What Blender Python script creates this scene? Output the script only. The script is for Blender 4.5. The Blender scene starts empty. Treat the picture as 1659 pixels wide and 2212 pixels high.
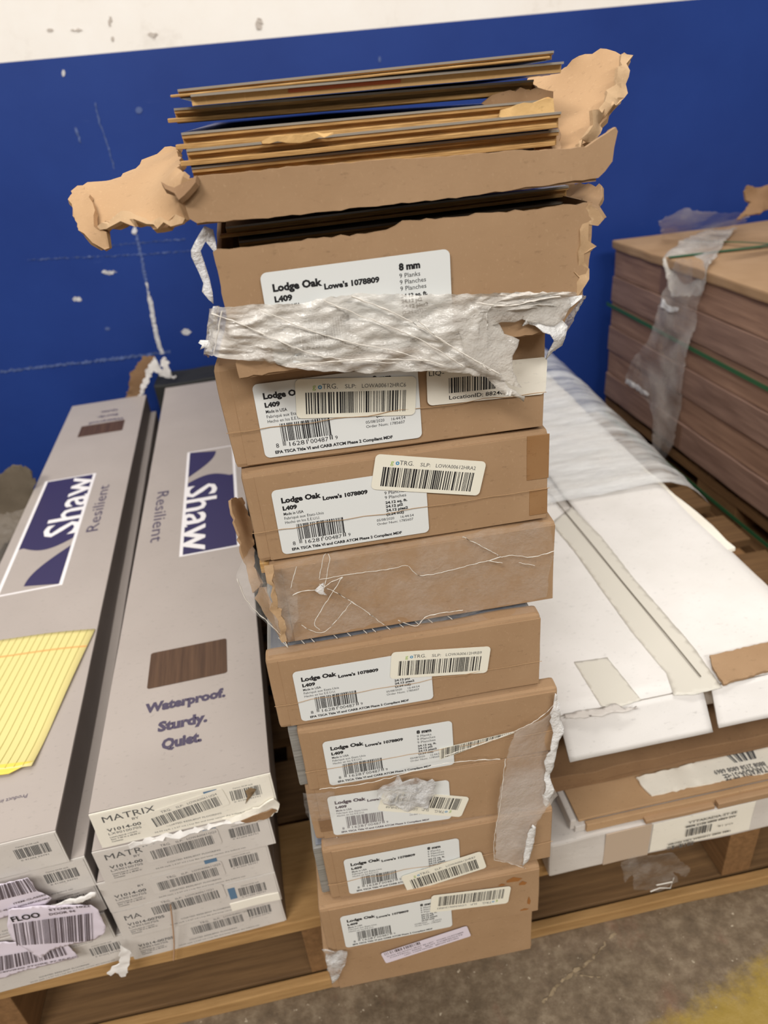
import bpy, bmesh, math, random
import numpy as np
from mathutils import Vector, Matrix, noise
from mathutils.geometry import tessellate_polygon

# ------------------------------------------------------------------ camera
S = bpy.context.scene
COL = S.collection
FPX, PITCH, ROLL, YAW, CAMH = 1534.02, 0.520140, -0.102730, 0.124481, 0.885691
cy, sy = math.cos(YAW), math.sin(YAW)
FWD = Vector((sy*math.cos(PITCH), cy*math.cos(PITCH), -math.sin(PITCH)))
r0 = Vector((cy, -sy, 0)); u0 = r0.cross(FWD)
RGT = math.cos(ROLL)*r0 + math.sin(ROLL)*u0
UPV = -math.sin(ROLL)*r0 + math.cos(ROLL)*u0
EYE = Vector((0, 0, CAMH))
cam = bpy.data.cameras.new('camera'); camo = bpy.data.objects.new('camera', cam)
COL.objects.link(camo)
camo.matrix_world = Matrix((( RGT.x, UPV.x, -FWD.x, 0), (RGT.y, UPV.y, -FWD.y, 0), (RGT.z, UPV.z, -FWD.z, CAMH), (0, 0, 0, 1)))
cam.sensor_fit = 'VERTICAL'; cam.sensor_height = 36; cam.lens = FPX/2212*36
cam.clip_start = .02; cam.clip_end = 60
cam.dof.use_dof = True; cam.dof.focus_distance = .47; cam.dof.aperture_fstop = 9
S.camera = camo

def at(px, py, y=None, z=None, x=None):
    """world point seen at a photo pixel on the plane y=, z= or x="""
    d = FWD*FPX + RGT*(px-829.5) - UPV*(py-1106)
    t = y/d.y if y is not None else ((z-CAMH)/d.z if z is not None else x/d.x)
    return EYE + d*t

# ------------------------------------------------------------------ light, world, exposure
S.view_settings.view_transform = 'Standard'; S.view_settings.look = 'None'
S.view_settings.exposure = 0.0; S.view_settings.gamma = 1; S.view_settings.use_curve_mapping = False
w = bpy.data.worlds.new('world'); S.world = w; w.use_nodes = True
w.node_tree.nodes['Background'].inputs[0].default_value = (1, .95, .88, 1)
w.node_tree.nodes['Background'].inputs[1].default_value = .17

def area(name, loc, target, sx, sy_, power, col=(1, .96, .90)):
    l = bpy.data.lights.new(name, 'AREA'); l.shape = 'RECTANGLE'; l.size = sx; l.size_y = sy_
    l.energy = power; l.color = col
    o = bpy.data.objects.new(name, l); COL.objects.link(o); o.location = loc
    o.rotation_euler = (Vector(target)-Vector(loc)).to_track_quat('-Z', 'Y').to_euler()
area('ceiling_strip_light', (-1.5, -1.7, 3.3), (.1, .6, .4), 1.6, .5, 92, (1, .97, .93))
area('ceiling_strip_light_over_wall', (.3, .45, 4.4), (.3, 1.0, .3), 3.4, .5, 78, (1, .97, .93))
area('ceiling_strip_light_aisle', (.9, -2.9, 3.2), (.2, .6, .3), 2.4, .5, 88, (1, .97, .93))

# ------------------------------------------------------------------ materials
def srgb(*c):
    return tuple(((v/255)/12.92 if v/255 <= .04045 else ((v/255+.055)/1.055)**2.4) for v in c) + (1,)
class NT:
    def __init__(s, name):
        s.m = bpy.data.materials.new(name); s.m.use_nodes = True; s.t = s.m.node_tree; s.n = s.t.nodes
        s.b = s.n['Principled BSDF']
    def node(s, typ, **kw):
        n = s.n.new(typ)
        for k, v in kw.items(): setattr(n, k, v)
        return n
    def link(s, a, b): s.t.links.new(a, b)
    def coords(s, sc=(1, 1, 1)):
        tc = s.node('ShaderNodeTexCoord'); mp = s.node('ShaderNodeMapping'); s.link(tc.outputs['Object'], mp.inputs[0])
        mp.inputs['Scale'].default_value = sc; return mp.outputs[0]
    def noise(s, scale, vec=None, detail=4, rough=.6):
        n = s.node('ShaderNodeTexNoise'); n.inputs['Scale'].default_value = scale; n.inputs['Detail'].default_value = detail
        n.inputs['Roughness'].default_value = rough
        s.link(vec if vec else s.coords(), n.inputs['Vector']); return n.outputs['Fac']
    def ramp(s, fac, stops):
        r = s.node('ShaderNodeValToRGB'); e = r.color_ramp.elements
        e[0].position, e[0].color = stops[0]; e[1].position, e[1].color = stops[1]
        for p, c in stops[2:]:
            k = e.new(p); k.color = c
        s.link(fac, r.inputs[0]); return r.outputs[0]
    def mix(s, fac, a, b):
        m = s.node('ShaderNodeMix', data_type='RGBA')
        if isinstance(fac, (int, float)): m.inputs[0].default_value = fac
        else: s.link(fac, m.inputs[0])
        for v, i in ((a, 6), (b, 7)):
            if isinstance(v, tuple): m.inputs[i].default_value = v
            else: s.link(v, m.inputs[i])
        return m.outputs[2]
    def bump(s, h, strength=.3, dist=.001):
        b = s.node('ShaderNodeBump'); b.inputs['Strength'].default_value = strength; b.inputs['Distance'].default_value = dist
        s.link(h, b.inputs['Height']); s.link(b.outputs[0], s.b.inputs['Normal'])
    def set(s, col=None, rough=.6, spec=None):
        if col is not None:
            if isinstance(col, tuple): s.b.inputs['Base Color'].default_value = col
            else: s.link(col, s.b.inputs['Base Color'])
        s.b.inputs['Roughness'].default_value = rough
        if spec is not None: s.b.inputs['Specular IOR Level'].default_value = spec
        return s.m

def paper(name, c1, c2, fibre, rough=.75, sc=1.0, bump=.25, stain=None):
    t = NT(name)
    big = t.noise(9*sc, detail=3)
    base = t.ramp(big, [(.35, c1), (.68, c2)])
    f = t.noise(620*sc, t.coords((1, 1, .6)), detail=3)
    fm = t.ramp(f, [(.60, (0, 0, 0, 1)), (.76, (.38, .38, .38, 1))])
    col = t.mix(fm, base, fibre)
    f2 = t.noise(300*sc, t.coords((.5, 1, 1)), detail=3)
    dm = t.ramp(f2, [(.27, (.55, .55, .55, 1)), (.38, (0, 0, 0, 1))])
    col = t.mix(dm, col, tuple(v*.72 for v in c1[:3])+(1,))
    if stain:
        s_ = t.ramp(t.noise(26, detail=5), [(.60, (0, 0, 0, 1)), (.66, (1, 1, 1, 1))])
        col = t.mix(s_, col, stain)
    t.bump(t.noise(160*sc, detail=5), bump, .0006)
    return t.set(col, rough, .3)
KRAFT = paper('kraft_cardboard', srgb(158, 127, 95), srgb(169, 138, 106), srgb(188, 158, 124))
KRAFT_LT = paper('kraft_cardboard_inside', srgb(172, 138, 102), srgb(186, 152, 115), srgb(206, 174, 136), bump=.4)
KRAFT_TORN = paper('torn_cardboard_core', srgb(176, 144, 108), srgb(198, 168, 132), srgb(222, 198, 164), bump=1, sc=.7)
KRAFT_DK = paper('kraft_old', srgb(128, 98, 70), srgb(148, 116, 84), srgb(168, 136, 102))
STAINED = paper('kraft_glue_stain', srgb(138, 98, 58), srgb(156, 120, 82), srgb(128, 86, 46))
WHITEB = paper('white_board', srgb(222, 218, 213), srgb(232, 228, 224), srgb(238, 235, 232), bump=.12)
WHITE_DIRTY = paper('white_board_scuffed', srgb(200, 193, 186), srgb(216, 210, 203), srgb(226, 220, 214), bump=.15)
CREAM = paper('cream_label_paper', srgb(232, 226, 212), srgb(240, 235, 222), srgb(246, 242, 232), bump=.1)
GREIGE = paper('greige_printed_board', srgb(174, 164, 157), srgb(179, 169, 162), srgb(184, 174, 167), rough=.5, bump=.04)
GREIGE_SIDE = paper('taupe_shaded_side', srgb(112, 103, 98), srgb(120, 111, 106), srgb(126, 117, 112), rough=.5, bump=.04)  # darker copy of the greige board, shade on the sides put into its colour

GREYBOARD = paper('dirty_grey_board', srgb(96, 86, 72), srgb(122, 110, 94), srgb(140, 128, 110))
def plain(name, c, rough=.5, spec=.4): return NT(name).set(c, rough, spec)
LABEL = plain('label_paper', srgb(222, 224, 222), .38)
LABEL_Y = plain('sticker_paper', srgb(234, 230, 214), .35)
LABEL_V = plain('sticker_paper_violet', srgb(222, 212, 224), .4)
INK = plain('black_ink', (.012, .012, .014, 1), .5)
INK_GREY = plain('grey_ink', (.10, .10, .10, 1), .5)
INK_PURP = plain('faded_ink', srgb(92, 82, 88), .5)
NAVY = plain('navy_ink', srgb(56, 50, 88), .45)
NAVY_T = plain('navy_text_ink', srgb(78, 70, 92), .45)
WHITE_INK = plain('white_ink', srgb(244, 240, 240), .45)
LIME = plain('green_ink', srgb(150, 180, 70), .5)
SKY = plain('blue_ink', srgb(60, 140, 185), .5)
LTBROWN = plain('tan_lines', srgb(214, 200, 80), .6)
REDLINE = plain('red_margin_line', srgb(236, 176, 110), .6)
STRAP = plain('green_strap', srgb(52, 98, 62), .35)
RUBBER = plain('rubber_band', srgb(186, 150, 120), .6)
CRACKC = plain('concrete_crack', srgb(140, 122, 96), .8)

def plank_edge():
    t = NT('plank_core_edge')
    z = t.noise(60, t.coords((1, 1, 30)), detail=2)
    col = t.ramp(z, [(.3, srgb(150, 112, 66)), (.7, srgb(200, 160, 104))])
    t.bump(t.noise(300, detail=4), .4, .0006)
    return t.set(col, .7, .2)
CORE = plank_edge()
GROOVE = plain('plank_groove', srgb(88, 66, 44), .8)
LAMTOP = plain('plank_top_face', srgb(150, 142, 130), .16, .6)
BACKING = plain('plank_backing_film', srgb(52, 68, 112), .3, .5)
CORE_RAW = paper('raw_fibreboard', srgb(196, 156, 100), srgb(214, 176, 120), srgb(226, 190, 140), bump=1, sc=.8)

def wood(name, a, b, sc=(3, 30, 30), rough=.75, bump=.3):
    t = NT(name); n = t.noise(3, t.coords(sc), detail=6, rough=.65)
    t.bump(n, bump, .002)
    return t.set(t.ramp(n, [(.3, a), (.7, b)]), rough, .25)
PINE = wood('pallet_pine', srgb(150, 114, 70), srgb(184, 146, 96))
PINE_SHADE = wood('pallet_pine_shaded', srgb(92, 68, 44), srgb(124, 94, 62), (2, 40, 40))  # darker copy of the pine, the shade under the loads put into its colour
PINE_Y = wood('pallet_pine_lengthwise', srgb(112, 82, 52), srgb(142, 106, 70), (40, 2.5, 40))
WOODPRINT = wood('wood_print_carton', srgb(120, 94, 82), srgb(160, 130, 114), (30, 1.6, 40), .5, .1)
WOODPRINT2 = wood('wood_print_carton_warm', srgb(126, 96, 80), srgb(170, 136, 114), (30, 1.2, 36), .5, .1)
SWATCH = wood('dark_oak_swatch', srgb(70, 50, 38), srgb(104, 78, 58), (60, 2, 2), .4, .05)

def bundle():
    t = NT('grey_plank_wrap'); n = t.noise(3, t.coords((6, 2, 130)), detail=3)
    t.bump(t.noise(40, detail=4), .3, .001)
    return t.set(t.ramp(n, [(.35, srgb(112, 110, 106)), (.65, srgb(150, 148, 142))]), .3, .5)
GREYWRAP = bundle()
def gtop():
    t = NT('slate_plank_face'); n = t.noise(3, t.coords((30, 2, 30)), detail=5)
    return t.set(t.ramp(n, [(.3, srgb(84, 88, 98)), (.7, srgb(118, 122, 130))]), .16, .6)
SLATE = gtop()

def film(name, lo, hi, scale=18, stretch=(1, 1, 1), tint=(.93, .92, .90, 1), rough=.22, bmp=.9):
    t = NT(name)
    n = t.noise(scale, t.coords(stretch), detail=7, rough=.62)
    n2 = t.noise(scale*3.1, t.coords(stretch), detail=5, rough=.7)
    add = t.node('ShaderNodeMath', operation='MULTIPLY'); t.link(n, add.inputs[0]); add.inputs[1].default_value = 1
    fac = t.ramp(n, [(.36, (lo, lo, lo, 1)), (.62, (hi, hi, hi, 1))])
    t.bump(n2, bmp, .004)
    t.set(tint, rough, .7)
    tr = t.node('ShaderNodeBsdfTransparent'); mx = t.node('ShaderNodeMixShader')
    t.link(fac, mx.inputs[0]); t.link(tr.outputs[0], mx.inputs[1]); t.link(t.b.outputs[0], mx.inputs[2])
    t.link(mx.outputs[0], t.n['Material Output'].inputs['Surface'])
    return t.m
FILM = film('stretch_film', .46, .88, 13, (1, 1, 2.0), (.74, .70, .64, 1), .2, bmp=.55)
FILM_CLEAR = film('stretch_film_clear', .015, .085, 40, (1, 1, 1), (.86, .83, .78, 1), .1)
FILM_WHITE = film('stretch_film_dense', .55, .92, 30)
FILM_DUSTY = film('stretch_film_dusty', .06, .32, 9, (1, 1, 1), (.74, .68, .62, 1), .3)
FILM_MID = film('stretch_film_mid', .25, .6, 14, (1, 1, 1), (.76, .72, .66, 1), .15)
FILM_GLOSS = film('stretch_film_gloss', .10, .75, 60, (1, 1, 1), (.9, .9, .9, 1), .08)
FILM_EDGE = plain('film_edge', srgb(224, 218, 208), .25, .6)

def wall_mat():
    t = NT('painted_wall')
    tc = t.node('ShaderNodeTexCoord'); sp = t.node('ShaderNodeSeparateXYZ'); t.link(tc.outputs['Object'], sp.inputs[0])
    st = t.node('ShaderNodeMath', operation='GREATER_THAN'); t.link(sp.outputs[2], st.inputs[0]); st.inputs[1].default_value = 1.023
    wn = t.noise(5, detail=6, rough=.7)
    white = t.ramp(wn, [(.30, srgb(228, 220, 210)), (.45, srgb(246, 240, 232)), (.8, srgb(250, 246, 240))])
    bn = t.noise(3, detail=4)
    blue = t.ramp(bn, [(.3, srgb(27, 54, 124)), (.7, srgb(33, 62, 135))])
    sc_ = t.ramp(t.noise(6, t.coords((1, 1, 7)), detail=8, rough=.75), [(.66, (0, 0, 0, 1)), (.80, (.35, .35, .35, 1))])
    blue = t.mix(sc_, blue, srgb(110, 126, 170))
    t.bump(t.noise(7, detail=3), .15, .004)
    return t.set(t.mix(st.outputs[0], blue, white), .5, .25)
WALL = wall_mat()
def floor_mat():
    t = NT('worn_concrete')
    a = t.ramp(t.noise(5, detail=8, rough=.7), [(.3, srgb(84, 70, 54)), (.5, srgb(112, 96, 76)), (.72, srgb(126, 106, 90))])
    g = t.ramp(t.noise(55, detail=6, rough=.7), [(.30, srgb(64, 52, 40)), (.48, srgb(108, 92, 74)), (.66, srgb(150, 134, 112))])
    col = t.mix(.5, a, g)
    sp = t.ramp(t.noise(120, detail=3), [(.67, (0, 0, 0, 1)), (.73, (1, 1, 1, 1))])
    col = t.mix(sp, col, srgb(184, 170, 148))
    red = t.ramp(t.noise(9, t.coords((1.3, 1, 1)), detail=6), [(.58, (0, 0, 0, 1)), (.72, (.5, .5, .5, 1))])
    col = t.mix(red, col, srgb(132, 92, 74))
    # worn yellow aisle line paint, nearest corner of the floor
    tc = t.node('ShaderNodeTexCoord'); s3 = t.node('ShaderNodeSeparateXYZ'); t.link(tc.outputs['Object'], s3.inputs[0])
    m1 = t.node('ShaderNodeMath', operation='MULTIPLY_ADD'); t.link(s3.outputs[0], m1.inputs[0]); m1.inputs[1].default_value = -.25; t.link(s3.outputs[1], m1.inputs[2])
    nz = t.node('ShaderNodeMath', operation='MULTIPLY_ADD'); t.link(t.noise(30, detail=8, rough=.8), nz.inputs[0]); nz.inputs[1].default_value = .09; t.link(m1.outputs[0], nz.inputs[2])
    ym = t.ramp(nz.outputs[0], [(.19, (0, 0, 0, 1)), (.21, (.6, .6, .6, 1)), (.300, (.6, .6, .6, 1)), (.326, (0, 0, 0, 1))])
    col = t.mix(ym, col, srgb(170, 142, 44))
    t.bump(t.noise(90, detail=8), .7, .002)
    return t.set(col, .62, .3)
FLOOR = floor_mat()
TAPE = plain('packing_tape', srgb(212, 207, 195), .3, .5)
YELLOW = plain('yellow_pad_paper', srgb(228, 214, 146), .7, .2)

# ------------------------------------------------------------------ object helpers
def link(name, me, mats, parent=None, M=None, smooth=False):
    o = bpy.data.objects.new(name, me); COL.objects.link(o)
    for m in (mats if isinstance(mats, (list, tuple)) else [mats]): me.materials.append(m)
    if smooth:
        for p in me.polygons: p.use_smooth = True
    if parent: o.parent = parent
    if M is not None: o.matrix_local = M
    return o
def from_bm(name, bm, mats, parent=None, M=None, smooth=False):
    bmesh.ops.recalc_face_normals(bm, faces=bm.faces)
    me = bpy.data.meshes.new(name); bm.to_mesh(me); bm.free()
    return link(name, me, mats, parent, M, smooth)
def tag(o, label, cat, group=None):
    o['label'] = label; o['category'] = cat
    if group: o['group'] = group
    return o
def thing(name, label, cat, loc=(0, 0, 0), rz=0, group=None):
    o = bpy.data.objects.new(name, None); COL.objects.link(o); o.location = loc; o.rotation_euler = (0, 0, rz)
    o.empty_display_size = .05
    return tag(o, label, cat, group)
def struct(o): o['kind'] = 'structure'; return o

def box_bm(x0, x1, y0, y1, z0, z1, bevel=.002, wear=0., cuts=(0, 0, 0), seed=0, seg=2):
    """a box with worn, slightly wavy faces"""
    bm = bmesh.new()
    bmesh.ops.create_cube(bm, size=1)
    for v in bm.verts:
        v.co = Vector((x0 if v.co.x < 0 else x1, y0 if v.co.y < 0 else y1, z0 if v.co.z < 0 else z1))
    if any(cuts):
        for ax, n in enumerate(cuts):
            if n:
                lo, hi = ((x0, x1), (y0, y1), (z0, z1))[ax]
                for i in range(1, n+1):
                    co = [0, 0, 0]; co[ax] = lo+(hi-lo)*i/(n+1); no = [0, 0, 0]; no[ax] = 1
                    bmesh.ops.bisect_plane(bm, geom=bm.verts[:]+bm.edges[:]+bm.faces[:], plane_co=co, plane_no=no)
    if bevel:
        es = [e for e in bm.edges if len(e.link_faces) == 2 and e.calc_face_angle(0) > .5]
        bmesh.ops.bevel(bm, geom=es, offset=bevel, segments=seg, affect='EDGES', profile=.6)
    if wear:
        for v in bm.verts:
            v.co += noise.noise_vector(v.co*22+Vector((seed*3.1, seed, 0)))*wear
    return bm
def bx(name, x0, x1, y0, y1, z0, z1, mat, parent=None, bevel=.002, wear=0., cuts=(0, 0, 0), seed=0, M=None, smooth=False):
    return from_bm(name, box_bm(x0, x1, y0, y1, z0, z1, bevel, wear, cuts, seed), mat, parent, M, smooth)

def rnd_outline(w_, h_, r, n=5):
    pts = []
    for cx, cy_, a0 in ((w_-r, h_-r, 0), (r, h_-r, 90), (r, r, 180), (w_-r, r, 270)):
        for i in range(n+1):
            a = math.radians(a0+90*i/n); pts.append((cx+r*math.cos(a), cy_+r*math.sin(a)))
    return pts
def prism_bm(pts, th):
    """2-D outline in local XY extruded from z=0 to z=th"""
    bm = bmesh.new()
    vs = [bm.verts.new((p[0], p[1], 0)) for p in pts]; f = bm.faces.new(vs)
    if f.normal.z < 0: bmesh.ops.reverse_faces(bm, faces=[f])
    r = bmesh.ops.extrude_face_region(bm, geom=[f])
    for g in r['geom']:
        if isinstance(g, bmesh.types.BMVert): g.co.z += th
    return bm
def sheet(name, pts3, mat, parent=None, th=.003, ragged=.0, seed=0, cuts=2, wave=0., wfreq=20, smooth=True, inv=None):
    """a sheet of board or film whose outline runs through 3-D points; ragged = torn edge roughness"""
    rng = random.Random(seed)
    P = [Vector(p) for p in pts3]
    if inv is not None: P = [inv @ p for p in P]
    Q = []
    for i, p in enumerate(P):
        q = P[(i+1) % len(P)]; d = (q-p).length
        n = max(1, int(d/.004)) if ragged else 1
        for k in range(n):
            a = p.lerp(q, k/n)
            if ragged and k: a = a + Vector((rng.uniform(-1, 1), rng.uniform(-1, 1)*.6, rng.uniform(-1, 1)))*ragged
            Q.append(a)
    c = sum(Q, Vector())/len(Q); nrm = Vector()
    for a, b in zip(Q, Q[1:]+Q[:1]): nrm += (a-c).cross(b-c)
    nrm.normalize(); ux = nrm.orthogonal().normalized(); uy = nrm.cross(ux)
    q2 = [Vector(((p-c).dot(ux), (p-c).dot(uy))) for p in Q]; hq = [(p-c).dot(nrm) for p in Q]
    xs_ = [p.x for p in q2]; ys_ = [p.y for p in q2]; ext = max(max(xs_)-min(xs_), max(ys_)-min(ys_))
    g = max(.0035, ext/(8+14*cuts)); add = []
    def inside(x, y):
        r_ = False; k = len(q2)-1
        for i_ in range(len(q2)):
            a, b = q2[i_], q2[k]
            if (a.y > y) != (b.y > y) and x < (b.x-a.x)*(y-a.y)/(b.y-a.y)+a.x: r_ = not r_
            k = i_
        return r_
    if cuts:
        yy = min(ys_)+g*.5; row = 0
        while yy < max(ys_):
            xx = min(xs_)+g*(.5 if row % 2 else .25)
            while xx < max(xs_):
                if inside(xx, yy) and min((p.x-xx)**2+(p.y-yy)**2 for p in q2) > (g*.4)**2: add.append(Vector((xx, yy)))
                xx += g
            yy += g*.87; row += 1
    from mathutils.geometry import delaunay_2d_cdt
    n0 = len(q2)
    V2, _, F2_, OV, _, _ = delaunay_2d_cdt(q2+add, [(i_, (i_+1) % n0) for i_ in range(n0)], [], 1, 1e-7)
    bm = bmesh.new(); vs = []
    for p_, ov in zip(V2, OV):
        k = [o_ for o_ in ov if o_ < n0]
        if k: h = hq[k[0]]
        else:
            ws = [1/((p_.x-q.x)**2+(p_.y-q.y)**2+1e-9)**1.25 for q in q2]; h = sum(a*b for a, b in zip(ws, hq))/sum(ws)
        vs.append(bm.verts.new(c+ux*p_.x+uy*p_.y+nrm*h))
    for t in F2_:
        try: bm.faces.new([vs[i] for i in t])
        except ValueError: pass
    bmesh.ops.recalc_face_normals(bm, faces=bm.faces)
    if wave:
        for v in bm.verts:
            v.co += noise.noise_vector(v.co*wfreq+Vector((seed, seed*2, 0)))*wave
    o = from_bm(name, bm, mat, parent, None, smooth)
    if th:
        s = o.modifiers.new('thickness', 'SOLIDIFY'); s.thickness = th; s.offset = 0
        if th > .0009: e_ = o.modifiers.new('crisp_edges', 'EDGE_SPLIT'); e_.split_angle = .7
    return o
def ribbon(name, top, bot, mat, parent=None, n=60, m=16, amp=.003, freq=(30, 60), seed=0, rag=.0, inv=None, fold=0.):
    """crumpled film between two 3-D polylines"""
    def samp(pl, t):
        L = [0]
        for a, b in zip(pl, pl[1:]): L.append(L[-1]+(Vector(b)-Vector(a)).length)
        s_ = t*L[-1]
        for i in range(len(pl)-1):
            if s_ <= L[i+1] or i == len(pl)-2:
                f = 0 if L[i+1] == L[i] else (s_-L[i])/(L[i+1]-L[i]); return Vector(pl[i]).lerp(Vector(pl[i+1]), f)
    rng = random.Random(seed); bm = bmesh.new(); G = []
    for i in range(n+1):
        t = i/n; a = samp(top, t); b = samp(bot, t)
        a = a+Vector((0, 0, rng.uniform(-rag, rag))); b = b+Vector((0, 0, rng.uniform(-rag, rag)))
        row = []
        for j in range(m+1):
            s_ = j/m; p = a.lerp(b, s_)
            d = noise.fractal(Vector((t*freq[0]+s_*freq[1]*.35, s_*freq[1]*.4, seed)), .7, 2.1, 4)
            g = abs(math.sin((t*2.2+s_*1.3)*math.pi*5+seed))*fold
            p = p+Vector((0, -1, .15))*(d*amp+g)
            row.append(bm.verts.new(inv @ p if inv is not None else p))
        G.append(row)
    for i in range(n):
        for j in range(m): bm.faces.new((G[i][j], G[i+1][j], G[i+1][j+1], G[i][j+1]))
    return from_bm(name, bm, mat, parent, None, True)
def strand_bm(bm, pts, r, seg=5):
    P = [Vector(p) for p in pts]; rings = []
    for i, p in enumerate(P):
        d = (P[min(i+1, len(P)-1)]-P[max(i-1, 0)]).normalized()
        a = d.orthogonal().normalized(); b = d.cross(a)
        rr = r(i/(len(P)-1)) if callable(r) else r
        rings.append([bm.verts.new(p+(a*math.cos(k*2*math.pi/seg)+b*math.sin(k*2*math.pi/seg))*rr) for k in range(seg)])
    for A, B in zip(rings, rings[1:]):
        for k in range(seg): bm.faces.new((A[k], A[(k+1) % seg], B[(k+1) % seg], B[k]))
def strands(name, lines, mat, parent=None, r=.0005, inv=None):
    bm = bmesh.new()
    for k_, l in enumerate(lines):
        P = [(inv @ Vector(p)) if inv is not None else Vector(p) for p in l]; R = []
        if r < .00065 and len(P) < 12:
            for i in range(len(P)-1):
                p0 = P[max(i-1, 0)]; p1 = P[i]; p2 = P[i+1]; p3 = P[min(i+2, len(P)-1)]; n_ = max(3, int((p2-p1).length/.0018))
                for q in range(n_):
                    u_ = q/n_; c_ = .5*((2*p1)+(p2-p0)*u_+(2*p0-5*p1+4*p2-p3)*u_**2+(3*p1-p0-3*p2+p3)*u_**3)
                    R.append(c_+noise.noise_vector(c_*260+Vector((k_*5, 0, 0)))*.0007*Vector((1, .3, 1)).length*.6)
            R.append(P[-1]); strand_bm(bm, R, lambda t_, k_=k_: r*(.45+.75*abs(noise.noise(Vector((t_*14, k_*3.3, 0))))*1.6))
        else: strand_bm(bm, P, r)
    return from_bm(name, bm, mat, parent, None, True)

# ------------------------------------------------------------------ printing
_tc = {}
def text_mesh(s, bold):
    k = (s, bold)
    if k not in _tc:
        cu = bpy.data.curves.new('t', 'FONT'); cu.body = s; cu.size = 1; cu.resolution_u = 2; cu.offset = bold
        o = bpy.data.objects.new('t', cu); COL.objects.link(o)
        dg = bpy.context.evaluated_depsgraph_get(); me = bpy.data.meshes.new_from_object(o.evaluated_get(dg))
        vs = [tuple(v.co) for v in me.vertices]; fs = [tuple(p.vertices) for p in me.polygons]
        bpy.data.objects.remove(o); bpy.data.curves.remove(cu); bpy.data.meshes.remove(me)
        _tc[k] = (vs, fs)
    return _tc[k]
class Print:
    """ink laid on a label or a board; local XY plane, +Z towards the reader"""
    def __init__(s): s.v = []; s.f = []
    def add(s, vs, fs):
        b = len(s.v); s.v += vs; s.f += [tuple(i+b for i in f) for f in fs]
    def text(s, t, x, y, h, w_=None, bold=0., rot=0, cap=.70):
        vs, fs = text_mesh(t, bold)
        if not vs: return
        x0 = min(v[0] for v in vs); x1 = max(v[0] for v in vs)
        sy_ = h/cap; sx = (w_/(x1-x0)) if w_ else sy_
        c, q = math.cos(rot), math.sin(rot)
        out = []
        for v in vs:
            a, b = (v[0]-x0)*sx, v[1]*sy_
            out.append((x+a*c-b*q, y+a*q+b*c, 0))
        s.add(out, fs)
    def rect(s, x0, y0, x1, y1): s.add([(x0, y0, 0), (x1, y0, 0), (x1, y1, 0), (x0, y1, 0)], [(0, 1, 2, 3)])
    def poly(s, pts):
        tr = tessellate_polygon([[Vector((p[0], p[1], 0)) for p in pts]])
        s.add([(p[0], p[1], 0) for p in pts], [tuple(t) for t in tr])
    def bars(s, x0, y0, x1, y1, n=46, seed=1, slant=0.):
        r = random.Random(seed); ws = [r.choice((1, 1, 1, 2, 2, 3)) for _ in range(2*n)]; T = sum(ws); x = x0
        for i, w_ in enumerate(ws):
            d = (x1-x0)*w_/T
            if i % 2 == 0: s.add([(x, y0, 0), (x+d, y0, 0), (x+d+slant, y1, 0), (x+slant, y1, 0)], [(0, 1, 2, 3)])
            x += d
    def build(s, name, mat, parent, z=.0002):
        me = bpy.data.meshes.new(name); me.from_pydata(s.v, [], s.f); me.update()
        o = link(name, me, mat, parent); o.location = (0, 0, z); return o
def frame(o, u, n):
    """matrix with local X = u, local Z = n"""
    u = Vector(u).normalized(); n = Vector(n).normalized(); v = n.cross(u)
    return Matrix(((u.x, v.x, n.x, o[0]), (u.y, v.y, n.y, o[1]), (u.z, v.z, n.z, o[2]), (0, 0, 0, 1)))
def face_frame(u, v, out=.0006, rot=0):
    """on a carton's front: carton-local, x right, z up, facing -y"""
    return frame((u, -out, v), (math.cos(rot), 0, math.sin(rot)), (0, -1, 0))
def sticker(parent, name, M, outline, mat, th=.00025):
    return from_bm(name, prism_bm(outline, th), mat, parent, M)

def product_label(parent, u, v, rot=0, faded=False, out=.0009, seed=3, ink=None):
    W_, H_ = .102, .0495
    L = sticker(parent, 'product_label', face_frame(u, v, out, rot), rnd_outline(W_, H_, .0035), LABEL)
    p = Print()
    p.text('Lodge Oak', .0055, .0395, .0037, .0262, .05)
    p.text('L409', .0055, .0340, .0029, .0095, .055)
    p.text("Lowe's 1078809", .0325, .0372, .0028, .0300, .05)
    p.text('Made in USA', .0055, .0301, .0021, .0132, .015)
    p.text('Fabriqué aux Etats-Unis', .0055, .0268, .0021, .0262)
    p.text('Hecho en los E.E.U.U.', .0055, .0236, .0021, .0232)
    p.text('8 mm', .0735, .0418, .0034, .0118, .055)
    for i, s_ in enumerate(('9 Planks', '9 Planches', '9 Planches')): p.text(s_, .0735, .0377-.0034*i, .0024, .0115 if i == 0 else .0145)
    for i, (s_, w_) in enumerate((('24.12 sq. ft.', .0150), ('24.12 pi2', .0118), ('24.12 pies2', .0150), ('(2.24 m2)', .0120))):
        p.text(s_, .0735, .0272-.0030*i, .0019, w_, .04)
    p.text('05/08/2020', .0665, .0146, .0019, .0120); p.text('16:44:54', .0830, .0146, .0019, .0090)
    p.text('Order Num: 1785607', .0665, .0116, .0019, .0250)
    p.bars(.0125, .0100, .0445, .0222, 30, seed)
    p.text('8', .0080, .0062, .0030); p.text('16281', .0165, .0062, .0030, .0115); p.text('00487', .0300, .0062, .0030, .0115); p.text('9', .0460, .0066, .0026)
    p.bars(.0125, .0070, .0155, .0101, 3, 2); p.bars(.0285, .0080, .0294, .0101, 1, 2); p.bars(.0425, .0070, .0450, .0101, 2, 2)
    p.text('EPA TSCA Title VI and CARB ATCM Phase 2 Compliant MDF', .0068, .0022, .0020, .0760, .04)
    p.build('printed_text', ink or (INK_PURP if faded else INK), L, .00035)
    return L
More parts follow.
